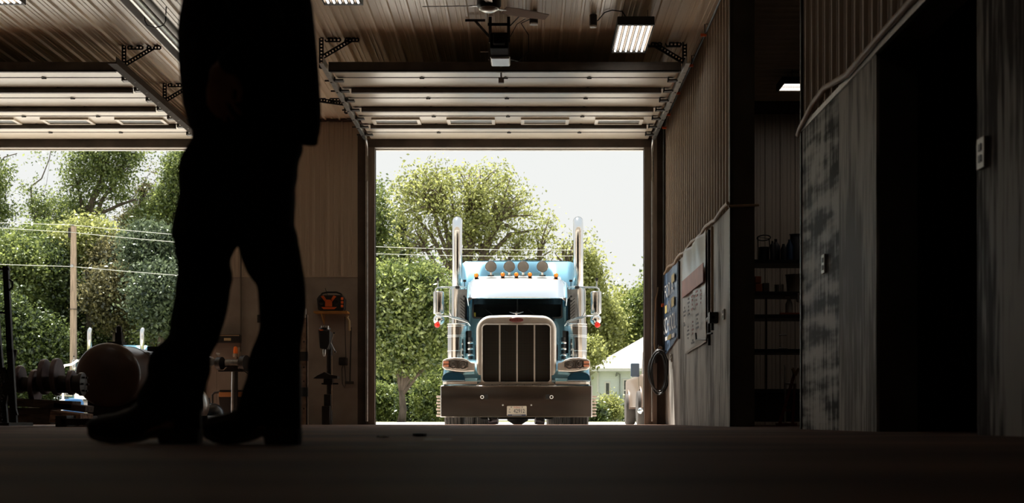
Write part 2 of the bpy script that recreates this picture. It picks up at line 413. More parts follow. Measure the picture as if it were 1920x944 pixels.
# tracks
def track(name, x, label, mt, side, wide=.055, vert=True):
    t = thing(name, label, 'rail', (x, DY, 0))
    p = MB()
    q = [(x-side*wide/2, ZD-.06), (x+side*wide/2, ZD-.06), (x+side*wide/2, ZD+.03), (x+side*(wide/2-.008), ZD+.03), (x+side*(wide/2-.008), ZD-.052), (x-side*wide/2, ZD-.052)]
    p.prism(q, 'y', 16.75, DY-.28); p.build('horizontal_rail', mt, t)
    if vert:
        pts = [(x, DY-.28, ZD-.03)]
        for k in range(1, 8):
            a = PI/2*k/7; pts.append((x, DY-.28+.2*math.sin(a), ZD-.03-.2*(1-math.cos(a))))
        pts.append((x, DY-.08, .05))
        MB().tube(pts, .022, 8).build('vertical_rail', mt, t, smooth=60)
        MB().bb(x-.02, x+.02, DY-.1, DY-.05, 3.9, 4.3).build('mounting_angle', mt, t)
    return t
track('door_track', -2.565, 'galvanized roller track along the left edge of the open central door', m_galv, 1)
track('door_track', 2.01, 'bright galvanized roller track along the right edge of the open central door', m_galv, -1)
t = track('door_track', -5.17, 'dark steel angle track along the right edge of the left door', M('brown_angle_steel', (.05, .038, .03), .8, spec=.1), 1, .11, True)

# perforated angle hangers
def hanger(x, y, sx, label, z1=ZC-.005, z0=ZD-.05, r=.27):
    t = thing('track_hanger', label, 'bracket', (x, y, z0), 'perforated steel hangers under the ceiling')
    def perf(a, b, up):
        a = Vector(a); b = Vector(b); m = MB(); n = max(3, int((b-a).length/.04)); d = (b-a)/n
        dn = d.normalized(); u = dn.cross(Vector((0, 1, 0))).normalized()
        m.bar(a+u*.020, b+u*.020, .004, .018, u); m.bar(a-u*.020, b-u*.020, .004, .018, u)
        for k in range(n+1):
            c = a+d*k; m.bar(c-dn*.012, c+dn*.012, .004, .035, u)
        m.bar(a+u*.029+Vector((0, .015, 0)), b+u*.029+Vector((0, .015, 0)), .03, .006, u)
        return m
    perf((x, y, z0), (x, y, z1), 0).build('upright', m_black, t)
    perf((x+sx*.05, y, z1-.03), (x+sx*.24, y, z1-.03), 0).build('ceiling_foot', m_black, t)
    perf((x+sx*.30, y, z1-.03), (x+sx*.47, y, z1-.03), 0).build('ceiling_foot', m_black, t)
    perf((x+sx*.02, y, z0+.14), (x+sx*.38, y, z1-.03), 0).build('brace', m_black, t)
    return t
hanger(-5.2, 17.35, 1, 'perforated steel hanger holding the left door track, nearer one')
hanger(-5.2, 19.3, 1, 'perforated steel hanger holding the left door track, nearer the outer wall')
hanger(-2.6, 17.0, 1, 'perforated steel hanger holding the left track of the central door')
hanger(2.02, 17.2, -1, 'perforated steel hanger holding the right track of the central door, in shadow')
hanger(-2.62, 19.5, -1, 'short perforated hanger halfway along the left track of the central door', z1=4.75)

# door operator
t = thing('door_operator', 'black overhead door opener motor hanging above the central door', 'motor', (-.34, 16.3, 4.3))
MB().bb(-.44, -.22, 15.95, 16.75, 4.49, 4.68).bb(-.40, -.26, 15.85, 15.96, 4.52, 4.64).build('motor_housing', M('matt_black', (.01, .01, .01), .9, spec=.1), t, bevel=.015)
MB().prism([(-.45, 4.487), (-.20, 4.487), (-.215, 4.46), (-.435, 4.46)], 'y', 16.3, 16.66).build('lamp_lens', M('opener_lens', (.85, .88, .92), .25, spec=.8), t, bevel=.008)
MB().bb(-.36, -.31, 16.8, DY-.1, 4.62, 4.66).build('trolley_rail', m_darkmetal, t)
MB().bar((-.33, 17.0, 4.62), (-.33, 17.3, 4.43), .02, .04).bb(-.365, -.295, 17.22, 17.27, 4.40, 4.46).build('door_arm', m_wood, t)
p = MB()
for x in (-.44, -.22):
    p.bb(x-.018, x+.018, 16.1, 16.104, 4.6, ZC-.01)
p.bb(-.47, -.2, 16.1, 16.104, 4.8, 4.835)
for k in range(7):
    p.bb(-.46, -.44, 16.095, 16.1, 4.6+k*.04, 4.61+k*.04)
p.build('hanging_bracket', m_black, t)
MB().bar((-.44, 16.1, 4.66), (-.62, 16.1, 4.86), .03, .004, (0, 1, 0)).bar((-.74, 16.1, 4.865), (-.5, 16.1, 4.865), .03, .004, (0, 1, 0)).build('side_brace', m_black, t)
MB().tube([(-.2, 16.3, 4.45), (-.1, 16.35, 4.44), (0.02, 16.3, 4.55), (.02, 16.2, 4.72), (-.07, 16.1, 4.83), (.06, 16.0, 4.86)], .006, 6).build('power_cable', m_black, t, smooth=60)
MB().tube([(-.2, 16.2, 4.7), (-.12, 16.1, 4.82), (-.02, 16.05, 4.87)], .005, 6).build('power_cable', m_black, t, smooth=60)
MB().bar((-.47, 16.5, 4.62), (-.47, 16.5, 4.5), .015, .015).bar((-.57, 16.5, 4.6), (-.47, 16.5, 4.6), .012, .012).build('release_lever', m_wood, t)

# ceiling fan
t = thing('ceiling_fan', 'white bladed ceiling fan hanging in front of the door opener', 'fan', (-.39, 13.8, 4.3))
MB().lathe([(.02, .62), (.025, .2), (.05, .19), (.10, .15), (.125, .12), (.125, .03), (.1, 0)], (-.39, 13.8, 4.30), (0, 0, 1), 24).build('motor_housing', m_black, t, smooth=40)
MB().lathe([(.085, 0), (.09, -.01), (.06, -.028), (.01, -.032)], (-.39, 13.8, 4.30), (0, 0, 1), 24).torus((-.39, 13.8, 4.30), (0, 0, 1), .095, .008).build('hub_cap', m_galv, t, smooth=40)
for deg, rise in ((178, .0), (28, -.02), (-95, .0)):
    a = math.radians(deg); d = Vector((math.cos(a), math.sin(a), 0)); n = Vector((-d.y, d.x, 0)); o = Vector((-.39, 13.8, 4.33+rise))
    MB().bar(o+d*.09, o+d*.2, .035, .008).build('blade_iron', m_galv, t)
    m = MB(); rs = []
    for r_, w_ in ((.17, .055), (.3, .065), (.5, .06), (.68, .045)):
        q = o+d*r_; tw = -.28
        rs.append([q+n*w_+Vector((0, 0, w_*tw+.004)), q-n*w_+Vector((0, 0, -w_*tw+.004)), q-n*w_+Vector((0, 0, -w_*tw-.004)), q+n*w_+Vector((0, 0, w_*tw-.004))])
    m.rings(rs).build('blade', M('fan_blade', (.50, .42, .36), .3, metal=.4), t)

# ceiling lights: six-tube high bays
def high_bay(x, y, label):
    t = thing('high_bay_light', label, 'ceiling light', (x, y, 4.67), 'six-tube fluorescent high bay lights')
    hw, hl, z = .21, .6, 4.675
    MB().bb(x-hw, x+hw, y-hl, y+hl, z+.04, z+.10).bb(x-hw, x+hw, y-hl-.012, y-hl+.03, z-.0, z+.1).bb(x-hw, x+hw, y+hl-.03, y+hl, z, z+.06).bb(x-hw-.006, x-hw, y-hl, y+hl, z, z+.1).bb(x+hw, x+hw+.006, y-hl, y+hl, z, z+.1).build('housing', m_black, t)
    r = MB()
    for k in range(7):
        xx = x-hw+.01+k*.0667
        r.prism([(xx-.012, z+.04), (xx+.012, z+.04), (xx, z+.005)], 'y', y-hl+.03, y+hl-.03)
    r.build('reflector', M('lamp_reflector', (.30, .23, .16), .35, metal=.3), t)
    for k in range(6):
        xx = x-hw+.043+k*.0667
        MB().cyl((xx, y-hl+.04, z+.018), (0, 1, 0), .0125, 2*hl-.08, 10).build('tube', m_tube, t, smooth=60)
    for sx in (-1, 1):
        for sy in (-1, 1):
            MB().tube([(x+sx*.15, y+sy*.45, z+.1), (x+sx*.15, y+sy*.45, ZC-.02)], .004, 6).build('hanging_wire', m_black, t)
    return t
L0 = high_bay(1.27, 16.25, 'lit six-tube ceiling light right of the door opener')
dup(L0, (-2.03, 14.3, 4.67), 0, 'lit six-tube ceiling light cut by the top edge, just right of the person')
dup(L0, (-5.77, 14.3, 4.67), 0, 'lit six-tube ceiling light in the top left corner')
dup(L0, (4.09, 18.6, 4.67), PI/2, 'lit ceiling light in the neighbouring bay, right of the dark column')
dup(L0, (4.4, 16.9, 4.67), PI/2, 'added ceiling light brightening the neighbouring bay, hidden by the near wall')  # unseen lamp added to lift the dim bay
dup(L0, (6.6, 15.6, 4.67), PI/2, 'second added ceiling light brightening the neighbouring bay, out of the doorway view')  # another unseen lamp added for bay brightness
for x, y in ((-2.03, 6.5), (-5.77, 6.5), (-7.5, 10.0)): 
    dup(L0, (x, y, 4.67), 0, 'added unseen six-tube ceiling light brightening the near part of the hall')  # lamps added out of view to brighten the near walls and floor

# junction boxes
def jbox(x, y, r, label, cable):
    t = thing('junction_box', label, 'electrical box', (x, y, ZC-.2), 'ceiling junction boxes')
    MB().lathe([(r, ZC-.02), (r, ZC-.15)], (x, y, 0), (0, 0, 1), 8).build('box_body', m_black, t)
    MB().lathe([(r, ZC-.15), (r*1.02, ZC-.165), (r*.7, ZC-.17)], (x, y, 0), (0, 0, 1), 8).build('cover', m_white, t)
    MB().tube(cable, .007, 6).build('cable', m_black, t, smooth=60)
jbox(.08, 15.9, .05, 'black ceiling junction box beside the fan blade tip', [(.04, 15.9, 4.85), (-.08, 15.95, 4.88), (-.2, 16.1, 4.8)])
jbox(.79, 16.0, .045, 'small ceiling junction box left of the lit six-tube light', [(.84, 16.0, 4.83), (.92, 15.9, 4.9), (1.0, 15.8, 4.895), (1.12, 15.8, 4.88), (1.2, 15.9, 4.8)])

# radiant heater tube
t = thing('radiant_heater', 'long silver radiant heater tube running under the ceiling at left', 'heater', (-4.12, 14, 4.5))
MB().tube([(-4.12, 9.0, 4.5), (-4.12, 16.9, 4.5)], .05, 20).build('burner_tube', m_galv, t, smooth=60)
MB().prism([(-4.30, 4.50), (-4.20, 4.60), (-4.04, 4.60), (-3.94, 4.50), (-3.95, 4.50), (-4.045, 4.595), (-4.195, 4.595), (-4.29, 4.50)], 'y', 9.0, 17.0).build('reflector', M('dark_reflector', (.12, .10, .085), .4, metal=.6), t)
for y in (12.2, 14.9, 16.4):
    MB().tube([(-4.24, y, 4.66)]+[(-4.12+.115*math.sin(a), y, 4.5-.075*math.cos(a)) for a in (-1.6, -.9, 0, .9, 1.6)]+[(-4.0, y, 4.66)], .006, 6).build('wire_hanger', m_black, t)
c = MB(); z = ZC-.03; k = 0
while z > 4.62:
    c.torus((-3.80, 14.55, z), (1, 0, 0) if k % 2 else (0, 1, 0), .012, .003, 8, 4); z -= .019; k += 1
c.torus((-3.80, 14.55, ZC-.06), (0, 1, 0), .03, .004, 12, 5)
o = c.build('hanging_chain', m_black); tag(o, 'thin steel chain hanging from the ceiling beside the silver heater tube', 'chain')
o = MB().tube([(-3.45, 12.0, 4.86), (-3.45, 17.0, 4.86)], .03, 8).build('ceiling_conduit', M('blue_grey_pipe', (.10, .12, .14), .4, metal=.5)); tag(o, 'dark blue-grey pipe running along the ceiling above the chain', 'pipe')

# ------------------------------------------------------------------ things on the right wall
o = MB().tube([(XR-.03, YB+1, 2.46), (XR-.03, 7.0, 2.47), (XR-.03, 8.3, 2.46), (XR-.03, 9.2, 2.44), (XR-.03, 9.9, 2.52), (XR-.03, 10.3, 2.50), (XR-.02, 10.84, 2.42), (XR-.0, 11.0, 2.41)], .022, 8).build('air_hose', m_brass, smooth=60)
tag(o, 'tan hose sagging along the top of the plywood on the nearest wall section', 'hose')
pts = [(XR-.035, YA-.02+i*.25, 2.42+.022*math.sin(i*1.1)+(.015 if i % 5 == 0 else 0)) for i in range(28)]
o = MB().tube(pts, .019, 8).build('air_hose', m_brass, smooth=60); tag(o, 'tan hose tied along the top of the grey plywood above the banners', 'hose')
o = MB().tube([(XR-.03, YA-.03, 2.40), (XR+.3, YA-.05, 2.41)], .014, 8).build('pipe_stub', m_brass, smooth=60); tag(o, 'short tan pipe crossing the dark column face', 'pipe')
o = MB().tube([(XR-.04, 11.5, 4.95-.08), (XR-.04, 15.9, 4.8), (XR-.04, 21.0, 4.78), (XR-.04, 21.4, 4.70), (XR-.04, 21.4, 1.2)], .014, 8).build('wall_conduit', m_black, smooth=60)
tag(o, 'thin black conduit running down the corner right of the central door', 'pipe')
for i, (y, z) in enumerate(((16.4, 4.79), (17.7, 4.76), (19.2, 4.76), (20.5, 4.75), (21.1, 4.68))):
    t = thing('rope_hook', ['orange-tipped hook high on the right ribbed wall, nearest the camera', 'orange-tipped hook second from the camera on the right ribbed wall', 'orange-tipped hook in the middle of the row on the right ribbed wall', 'orange-tipped hook second from the corner on the right ribbed wall', 'orange-tipped hook lowest and nearest the corner'][i], 'hook', (XR, y, z), 'orange hooks on the ribbed wall')
    MB().tube([(XR-.01, y, z+.12), (XR-.05, y, z+.12), (XR-.05, y, z)], .006, 6).build('hook_wire', m_black, t)
    MB().bb(XR-.1, XR-.03, y-.012, y+.012, z-.03, z).build('tip', m_orange, t)
def outlet(y, z, h, label):
    t = thing('wall_outlet', label, 'outlet', (XR, y, z), 'metal outlets on the right wall')
    MB().bb(XR-.022, XR, y-h*.35, y+h*.35, z-h/2, z+h/2).build('outlet_box', M('outlet_steel', (.55, .53, .48), .35, metal=.5), t, bevel=.003)
    MB().bb(XR-.026, XR-.022, y-.02, y+.02, z+.01, z+.045).bb(XR-.026, XR-.022, y-.02, y+.02, z-.045, z-.01).build('socket', m_black, t)
outlet(9.99, 1.235, .14, 'metal outlet on the dark smeared plywood section')
outlet(6.52, 1.37, .15, 'metal outlet on the nearest plywood at the right edge')
outlet(15.08, 1.26, .12, 'metal outlet on the grey plywood right of the crank pole')
outlet(20.55, 1.02, .12, 'metal outlet below the blue banner')

# banners
def banner(name, y0, y1, ztop0, ztop1, zb0, zb1, amp, mat, label):
    t = thing(name, label, 'banner', (XR-.03, (y0+y1)/2, zb0))
    def fn(u, v):
        y = y0+(y1-y0)*u; zt = ztop0+(ztop1-ztop0)*u; zb = zb0+(zb1-zb0)*u; z = zb+(zt-zb)*v
        x = XR-.024-amp*(.5+.5*math.sin(u*11+v*3.1+1.0))*(.35+.65*v)-amp*.5*(.5+.5*math.sin(u*23-v*5))*v
        return (x, y, z)
    m = MB().grid(fn, 36, 40); o = m.build('cloth', mat, t, smooth=True, fixn=False)
    sm = o.modifiers.new('s', 'SOLIDIFY'); sm.thickness = .002
    return t
t = banner('blue_banner', 19.55, 21.35, 2.37, 2.37, 1.28, 1.09, .012, M('blue_vinyl', (.095, .16, .27), .4, var=.15, scale=2), 'blue banner with white and gold lettering hung beside the central door')
RW = (PI/2, 0, -PI/2)
bw = M('banner_white', (.7, .7, .68), .5); bg = M('banner_gold', (.55, .42, .12), .5)
text('lettering', 'FOR A', .30, (XR-.052, 20.55, 2.06), RW, bw, t, xs=1.5)
text('lettering', 'IN', .26, (XR-.052, 20.5, 1.80), RW, bw, t, xs=1.5)
text('lettering', 'SCHOOL', .36, (XR-.052, 20.45, 1.53), RW, bw, t, xs=1.15)
MB().bb(XR-.055, XR-.05, 20.8, 21.1, 1.74, 1.86).bb(XR-.055, XR-.05, 19.8, 20.15, 1.76, 1.9).bb(XR-.055, XR-.05, 19.75, 20.15, 2.12, 2.24).build('gold_patch', bg, t)
MB().bb(XR-.055, XR-.05, 19.75, 20.1, 1.30, 1.36).bb(XR-.055, XR-.05, 20.75, 21.05, 1.31, 1.37).build('small_print', bw, t)
MB().bb(XR-.055, XR-.05, 20.2, 20.65, 1.30, 1.37).build('gold_patch', bg, t)
t = banner('white_banner', 16.35, 18.62, 2.39, 2.39, 1.03, .985, .035, M('white_vinyl', (.46, .43, .38), .35, var=.12, scale=1.5), 'creased white banner with an orange stripe hanging on the grey plywood')
def stripe(u, v):
    y = 16.36+2.25*u; zc = 1.93-.03*u; return (XR-.072, y, zc+(v-.5)*.28)
MB().bb(XR-.078, XR-.070, 16.36, 18.6, 1.76, 1.99).build('orange_stripe', M('banner_orange', (.50, .17, .10), .5, var=.1), t)
br = M('banner_red', (.36, .13, .11), .6, var=.2); bk = M('banner_black', (.10, .09, .09), .6, var=.2)
for k, (y, z, w_, h_, mt) in enumerate(((18.3, 1.55, .28, .16, bk), (17.85, 1.58, .22, .26, bk), (17.45, 1.60, .22, .22, br), (17.0, 1.62, .26, .22, br), (16.6, 1.6, .14, .2, br),
        (17.9, 1.24, .28, .2, bk), (17.4, 1.27, .16, .2, br), (16.95, 1.32, .3, .22, bk), (17.4, 1.09, .3, .06, bk), (18.35, 1.38, .26, .06, bk))):
    m = MB()
    n = max(2, int(h_/.045))
    for i in range(n):
        zz = z-h_/2+h_*(i+.5)/n; ww = w_*(.6+.4*math.sin(i*2.1+k)); m.bb(XR-.077, XR-.072, y-ww/2, y+ww/2, zz-.012, zz+.012)
    m.build('sponsor_mark', mt, t)
o = MB().bb(XR-.03, XR, 16.27, 16.31, .98, 2.38).build('batten', m_black); tag(o, 'thin black batten at the near edge of the white banner', 'strip')
o = MB().bb(XR-.03, XR, 19.47, 19.51, 1.25, 2.38).build('batten', m_black); tag(o, 'thin black batten at the near edge of the blue banner', 'strip')

# manual door crank on the grey plywood
t = thing('door_crank', 'rusty vertical crank pole with a black gearbox beside the white banner', 'crank', (XR-.06, 15.67, 1.2))
MB().tube([(XR-.06, 15.67, 1.2), (XR-.06, 15.67, 2.33)], .018, 10).build('pole', m_brass, t, smooth=60)
MB().bb(XR-.10, XR, 15.6, 15.75, 1.2, 1.33).cyl((XR-.06, 15.6, 1.27), (0, 1, 0), .03, .45, 10).build('gearbox', m_black, t, bevel=.006)
MB().tube([(XR-.06, 15.67, 1.2), (XR-.06, 15.67, 1.12)], .02, 8).build('shaft_end', m_black, t)
MB().tube([(XR-.05, 15.75, 1.09), (XR-.09, 15.85, 1.09), (XR-.09, 15.95, 1.03), (XR-.09, 16.9, 1.08), (XR-.09, 16.95, 1.17)], .012, 8).build('crank_handle', m_black, t, smooth=60)
# coiled hose at the corner
t = thing('coiled_hose', 'black air hose coiled on a hook right of the central door', 'hose', (XR-.1, 21.2, .5))
m = MB(); pts = []
for k in range(6*20):
    a = 2*PI*k/20; R_ = .30+.03*math.sin(k*.13); w_ = .13+.03*math.sin(k*.21)
    pts.append((XR-.14+w_*math.sin(a), 21.2+.04*math.sin(k*.05)-.08*math.cos(k*.07), .83+R_*math.cos(a)*1.1))
m.tube(pts, .014, 6).build('hose_coil', m_black, t, smooth=60)
MB().tube([(XR-.01, 21.15, 1.16), (XR-.14, 21.15, 1.15), (XR-.14, 21.15, 1.19)], .01, 6).build('wall_hook', m_black, t)
o = MB().tube([(XR-.12, 21.52, 2.2), (XR-.16, 21.5, 2.0), (XR-.18, 21.5, 1.3), (XR-.16, 21.5, 1.1)], .013, 8).build('air_line', m_brass, smooth=60); tag(o, 'tan air line hanging in the corner above the coiled hose', 'hose')
t = thing('air_regulator', 'small brass and black regulator in the corner above the coiled hose', 'valve', (XR-.12, 21.4, 1.1))
MB().cyl((XR-.10, 21.4, 1.15), (0, 0, 1), .035, .12, 10).cyl((XR-.16, 21.45, .98), (0, 0, 1), .03, .11, 10).build('valve_body', m_castblack, t)
MB().cyl((XR-.10, 21.36, 1.22), (0, -1, 0), .03, .02, 12).build('gauge', m_brass, t)
t = thing('wall_switch', 'small black and red door switch at the left edge of the blue banner', 'switch', (XR-.03, 21.42, 2.0))
MB().bb(XR-.06, XR, 21.37, 21.47, 1.93, 2.13).build('switch_box', m_black, t, bevel=.005)
MB().bb(XR-.075, XR-.02, 21.36, 21.47, 1.88, 1.93).build('button', m_orange, t)

# ------------------------------------------------------------------ things on the front wall between the doors
FW = DY-.02
o = MB().tube([(ax(450, 21.5), FW-.02, 1.17), (ax(450, 21.5), FW-.02, ZC-.05)], .014, 8).build('vertical_conduit', M('old_conduit', (.16, .14, .12), .5), smooth=60); tag(o, 'thin vertical conduit on the wall seen between the legs', 'pipe')
x0 = ax(411, 21.4)
t = thing('wall_heater', 'black wall box with a pale label, seen left of the conduit between the legs', 'box', (x0, FW, 1.31))
MB().bb(ax(400, 21.4), ax(449, 21.4), FW-.14, FW, az(643, 21.4), az(627, 21.4)).build('case', m_black, t, bevel=.01)
MB().bb(ax(415, 21.25), ax(428, 21.25), FW-.146, FW-.14, az(638, 21.25), az(633, 21.25)).build('label_plate', M('pale_label', (.75, .62, .35), .5), t)
MB().bb(ax(402, 21.3), ax(445, 21.3), FW-.145, FW-.135, az(629.5, 21.3), az(627.5, 21.3)).build('edge_strip', m_brass, t)
# outlet
t = thing('socket_plate', 'black double socket on the wall beside the rear leg', 'outlet', (ax(487, 21.5), FW, 1.66))
MB().bb(ax(481, 21.5), ax(494, 21.5), FW-.03, FW, az(605, 21.5), az(590, 21.5)).build('plate', m_black, t, bevel=.004)
MB().bb(ax(484, 21.5), ax(488, 21.5), FW-.034, FW-.03, az(596, 21.5), az(593, 21.5)).bb(ax(484, 21.5), ax(488, 21.5), FW-.034, FW-.03, az(603, 21.5), az(600, 21.5)).build('socket', m_darkmetal, t)
# beacon
xb = ax(437, 21.3)
t = thing('beacon_lamp', 'small orange beacon lamp on a bracket above the bench grinder', 'lamp', (xb, FW-.1, 1.13))
MB().lathe([(.034, 0), (.036, .05), (.03, .10), (.012, .115)], (xb, FW-.1, 1.135), (0, 0, 1), 14).build('lens', M('orange_lens', (.85, .15, .03), .3, emit=(1, .2, .02), estr=.06), t, smooth=50)
MB().cyl((xb, FW-.1, 1.08), (0, 0, 1), .045, .055).bb(xb-.02, xb+.02, FW-.12, FW, 1.05, 1.08).bb(xb+.045, xb+.06, FW-.12, FW, 1.07, 1.24).build('mount', M('pale_mount', (.4, .33, .27), .5), t)
# bench grinder on pedestal
xg = ax(436, 20.9); zg = az(682, 20.9); yg = 20.9
t = thing('bench_grinder', 'bench grinder on a pedestal stand seen between the legs', 'grinder', (xg, yg, 0))
MB().cyl((xg-.11, yg, zg), (1, 0, 0), .062, .20, 20).build('motor', M('grinder_grey', (.30, .30, .29), .35, metal=.5, var=.3, scale=20), t, smooth=40)
for sx, r_ in ((-1, .10), (1, .125)):
    c = xg+sx*.19
    MB().lathe([(.02, -.045), (r_, -.04), (r_, .04), (.02, .045)], (c, yg-.02, zg), (1, -.35, 0), 22).build('wheel_guard', m_black, t, smooth=40)
MB().lathe([(.045, -.03), (.07, -.025), (.07, .025), (.045, .03)], (xg-.33, yg-.05, zg+.03), (.6, -1, 0), 20).torus((xg-.33, yg-.05, zg+.03), (.6, -1, 0), .06, .012).build('wire_wheel', m_galv, t, smooth=40)
MB().tube([(xg-.2, yg-.05, zg+.12), (xg-.23, yg-.08, zg+.15), (xg-.18, yg-.08, zg+.14)], .012, 6).build('eye_shield_arm', m_galv, t)
MB().bb(xg-.2, xg+.18, yg-.1, yg+.1, zg-.13, zg-.11).prism([(xg-.12, zg-.11), (xg+.12, zg-.11), (xg+.06, zg-.05), (xg-.06, zg-.05)], 'y', yg-.07, yg+.07).build('tool_rest_plate', m_castblack, t)
MB().tube([(xg+.005, yg, .02), (xg+.02, yg, zg-.13)], .034, 14).build('pedestal_post', m_galv, t, smooth=40)
MB().bb(xg+.02, xg+.075, yg-.03, yg+.05, .03, zg-.13).build('post_channel', m_black, t)
MB().lathe([(.19, 0), (.19, .03), (.06, .06)], (xg, yg, 0), (0, 0, 1), 20).build('pedestal_base', m_castblack, t)
MB().tube([(xg+.15, yg, zg-.1), (xg+.25, yg+.1, zg-.18), (xg+.36, yg+.3, zg-.24)], .006, 6).build('power_cord', m_black, t)
# bin
xq = ax(440, 21.15)
t = thing('waste_bin', 'dark open bin with an orange rim behind the grinder pedestal', 'bin', (xq, 21.2, 0))
MB().prism([(xq-.18, .1), (xq+.18, .1), (xq+.22, az(744, 21.1)), (xq-.215, az(744, 21.1))], 'y', 20.99, 21.4).build('bin_body', m_black, t)
MB().bb(xq-.21, xq+.22, 20.97, 21.42, az(745, 21.1), az(736, 21.1)).build('rim', M('orange_rim', (.50, .22, .08), .5), t, bevel=.01)
MB().bb(xq-.2, xq+.2, 20.98, 21.4, az(736, 21.1), az(732, 21.1)).build('lid', m_black, t)
o = MB().tube([(ax(397, 21.3), 21.35, az(760, 21.3)), (ax(397, 21.3), 21.35, az(741, 21.3)), (ax(401, 21.3), 21.35, az(737, 21.3)), (ax(418, 21.3), 21.35, az(735, 21.3))], .016, 8).build('bent_pipe', m_black, smooth=60); tag(o, 'black bent pipe on the wall left of the orange-rimmed bin', 'pipe')
# shop vacuum / dark dome
xv = ax(398, 19.0)
t = thing('shop_vacuum', 'dark rounded canister with a handle on the floor beside the front leg', 'canister', (xv, 19.0, 0))
MB().lathe([(.17, 0), (.18, .05), (.18, .16), (.165, .22), (.12, .28), (.05, .31), (.01, .315)], (xv-.01, 19.0, 0), (0, 0, 1), 28).build('canister_body', M('dark_blue_plastic', (.02, .035, .05), .25, var=.1, spec=.6), t, smooth=50)
MB().tube([(xv-.09, 19, .26), (xv-.1, 19, .36), (xv-.05, 19, .38), (xv-.04, 19, .30)], .018, 8).build('handle', m_black, t, smooth=50)
# chrome wheel lying behind the leg
xw = ax(372, 18.6)
t = thing('spare_wheel', 'bright wheel rim edge showing beside the front leg', 'wheel', (xw, 18.6, 0))
MB().lathe([(.15, -.1), (.26, -.1), (.27, -.07), (.25, -.04), (.25, .04), (.27, .07), (.26, .1), (.15, .1)], (xw-.13, 18.6, .28), (.2, 1, 0), 30).build('rim', m_galv, t, smooth=40)
# steel upright
xs = ax(569, 21.0)
t = thing('steel_upright', 'tan perforated steel upright beside the rear leg', 'post', (xs, 21.1, 0))
MB().bb(xs-.05, xs+.045, 21.05, 21.1, 0, az(590, 21.05)).bb(xs+.035, xs+.045, 21.05, 21.2, 0, az(590, 21.05)).build('channel', M('chipped_tan_steel', (.36, .27, .21), .6, col2=(.2, .13, .10), scale=14), t)
for z in (.25, .5, .68, .9, 1.12, 1.3):
    MB().cyl((xs, 21.052, z), (0, -1, 0), .014, .02, 8).build('bolt', m_darkmetal, t)
for py in (735, 668):
    MB().bb(xs-.12, xs+.06, 21.0, 21.1, az(py+9, 21), az(py-8, 21)).build('clamp', m_black, t)
o = MB().bb(xs-.02, xs+.03, 21.02, 21.1, az(596, 21), az(586, 21)+.06).build('paper_cup', m_white); tag(o, 'pale holder on top of the tan steel upright', 'holder')
# radio on shelf
Yr = 21.3; X = lambda p: ax(p, Yr); Z = lambda p: az(p, Yr)
t = thing('wall_shelf', 'narrow orange-edged shelf carrying the radio', 'shelf', (X(618), FW, Z(584)))
MB().bb(X(588), X(651), FW-.28, FW, Z(587), Z(583.5)).build('board', M('yellow_wood', (.45, .22, .06), .5, var=.2), t)
MB().bar((X(603), FW-.02, Z(606)), (X(601), FW-.22, Z(587)), .015, .015).bar((X(603), FW-.01, Z(608)), (X(603), FW-.01, Z(587)), .015, .012).build('bracket', M('yellow_steel', (.5, .32, .10), .4), t)
t = thing('jobsite_radio', 'rugged black and orange radio on the narrow wall shelf', 'radio', (X(620), FW-.15, Z(583)))
b = MB().prism([(X(595), Z(580)), (X(593), Z(560)), (X(598), Z(553)), (X(640), Z(553)), (X(646), Z(560)), (X(645), Z(580)), (X(641), Z(583)), (X(599), Z(583))], 'y', FW-.24, FW-.05)
b.build('case', m_black, t, bevel=.012)
MB().tube([(X(596), FW-.15, Z(558)), (X(602), FW-.15, Z(549)), (X(611), FW-.15, Z(547)), (X(629), FW-.15, Z(547)), (X(637), FW-.15, Z(550)), (X(643), FW-.15, Z(558))], .014, 8).build('carry_handle', m_black, t, smooth=50)
yf = FW-.252
f = MB().bb(X(609), X(622), yf, yf+.02, Z(575), Z(562)).prism([(X(601), Z(556)), (X(606), Z(554)), (X(612), Z(563)), (X(609), Z(566))], 'y', yf, yf+.02).prism([(X(630), Z(556)), (X(625), Z(554)), (X(619), Z(563)), (X(622), Z(566))], 'y', yf, yf+.02)
f.prism([(X(602), Z(576)), (X(631), Z(576)), (X(626), Z(580)), (X(606), Z(580))], 'y', yf, yf+.02)
f.build('front_guard', m_orange, t)
for z in (560, 567, 574): MB().bb(X(638.5), X(643), yf, yf+.02, Z(z+2.5), Z(z-2.5)).build('side_guard', m_orange, t, bevel=.006)
for x in (602, 629): MB().lathe([(.045, 0), (.04, .012), (.01, .006)], (X(x), yf+.01, Z(567)), (0, -1, 0), 18).build('speaker_cone', m_castblack, t)
MB().tube([(X(611), FW-.12, Z(552)), (X(607), FW-.12, Z(539))], .005, 6).build('antenna', m_black, t)
# drill press
Yp = 21.0; X = lambda p: ax(p, Yp); Z = lambda p: az(p, Yp)
t = thing('drill_press', 'floor standing drill press under the radio shelf', 'drill press', (X(616), Yp, 0))
MB().cyl((X(617), Yp+.05, .05), (0, 0, 1), .045, Z(640), 16).build('column', m_castblack, t, smooth=40)
MB().bb(X(606), X(621), Yp-.16, Yp+.12, 0, Z(762)).bb(X(609), X(622), Yp-.1, Yp+.1, Z(762), Z(740)).build('base', m_castblack, t, bevel=.01)
MB().prism([(X(601), Z(632)), (X(603), Z(655)), (X(618), Z(657)), (X(622), Z(645)), (X(622), Z(622)), (X(600), Z(620))], 'y', Yp-.2, Yp+.12).build('head', m_black, t, bevel=.015)
MB().lathe([(.085, 0), (.09, .02), (.09, .035)], (X(610), Yp-.05, Z(620)), (0, 0, 1), 20).build('belt_cover', m_black, t, smooth=40)
for dx in (-4, 4): MB().cyl((X(611+dx), Yp-.1, Z(619)), (0, 0, 1), .028, .055, 14).build('pulley_cap', m_galv, t, smooth=40)
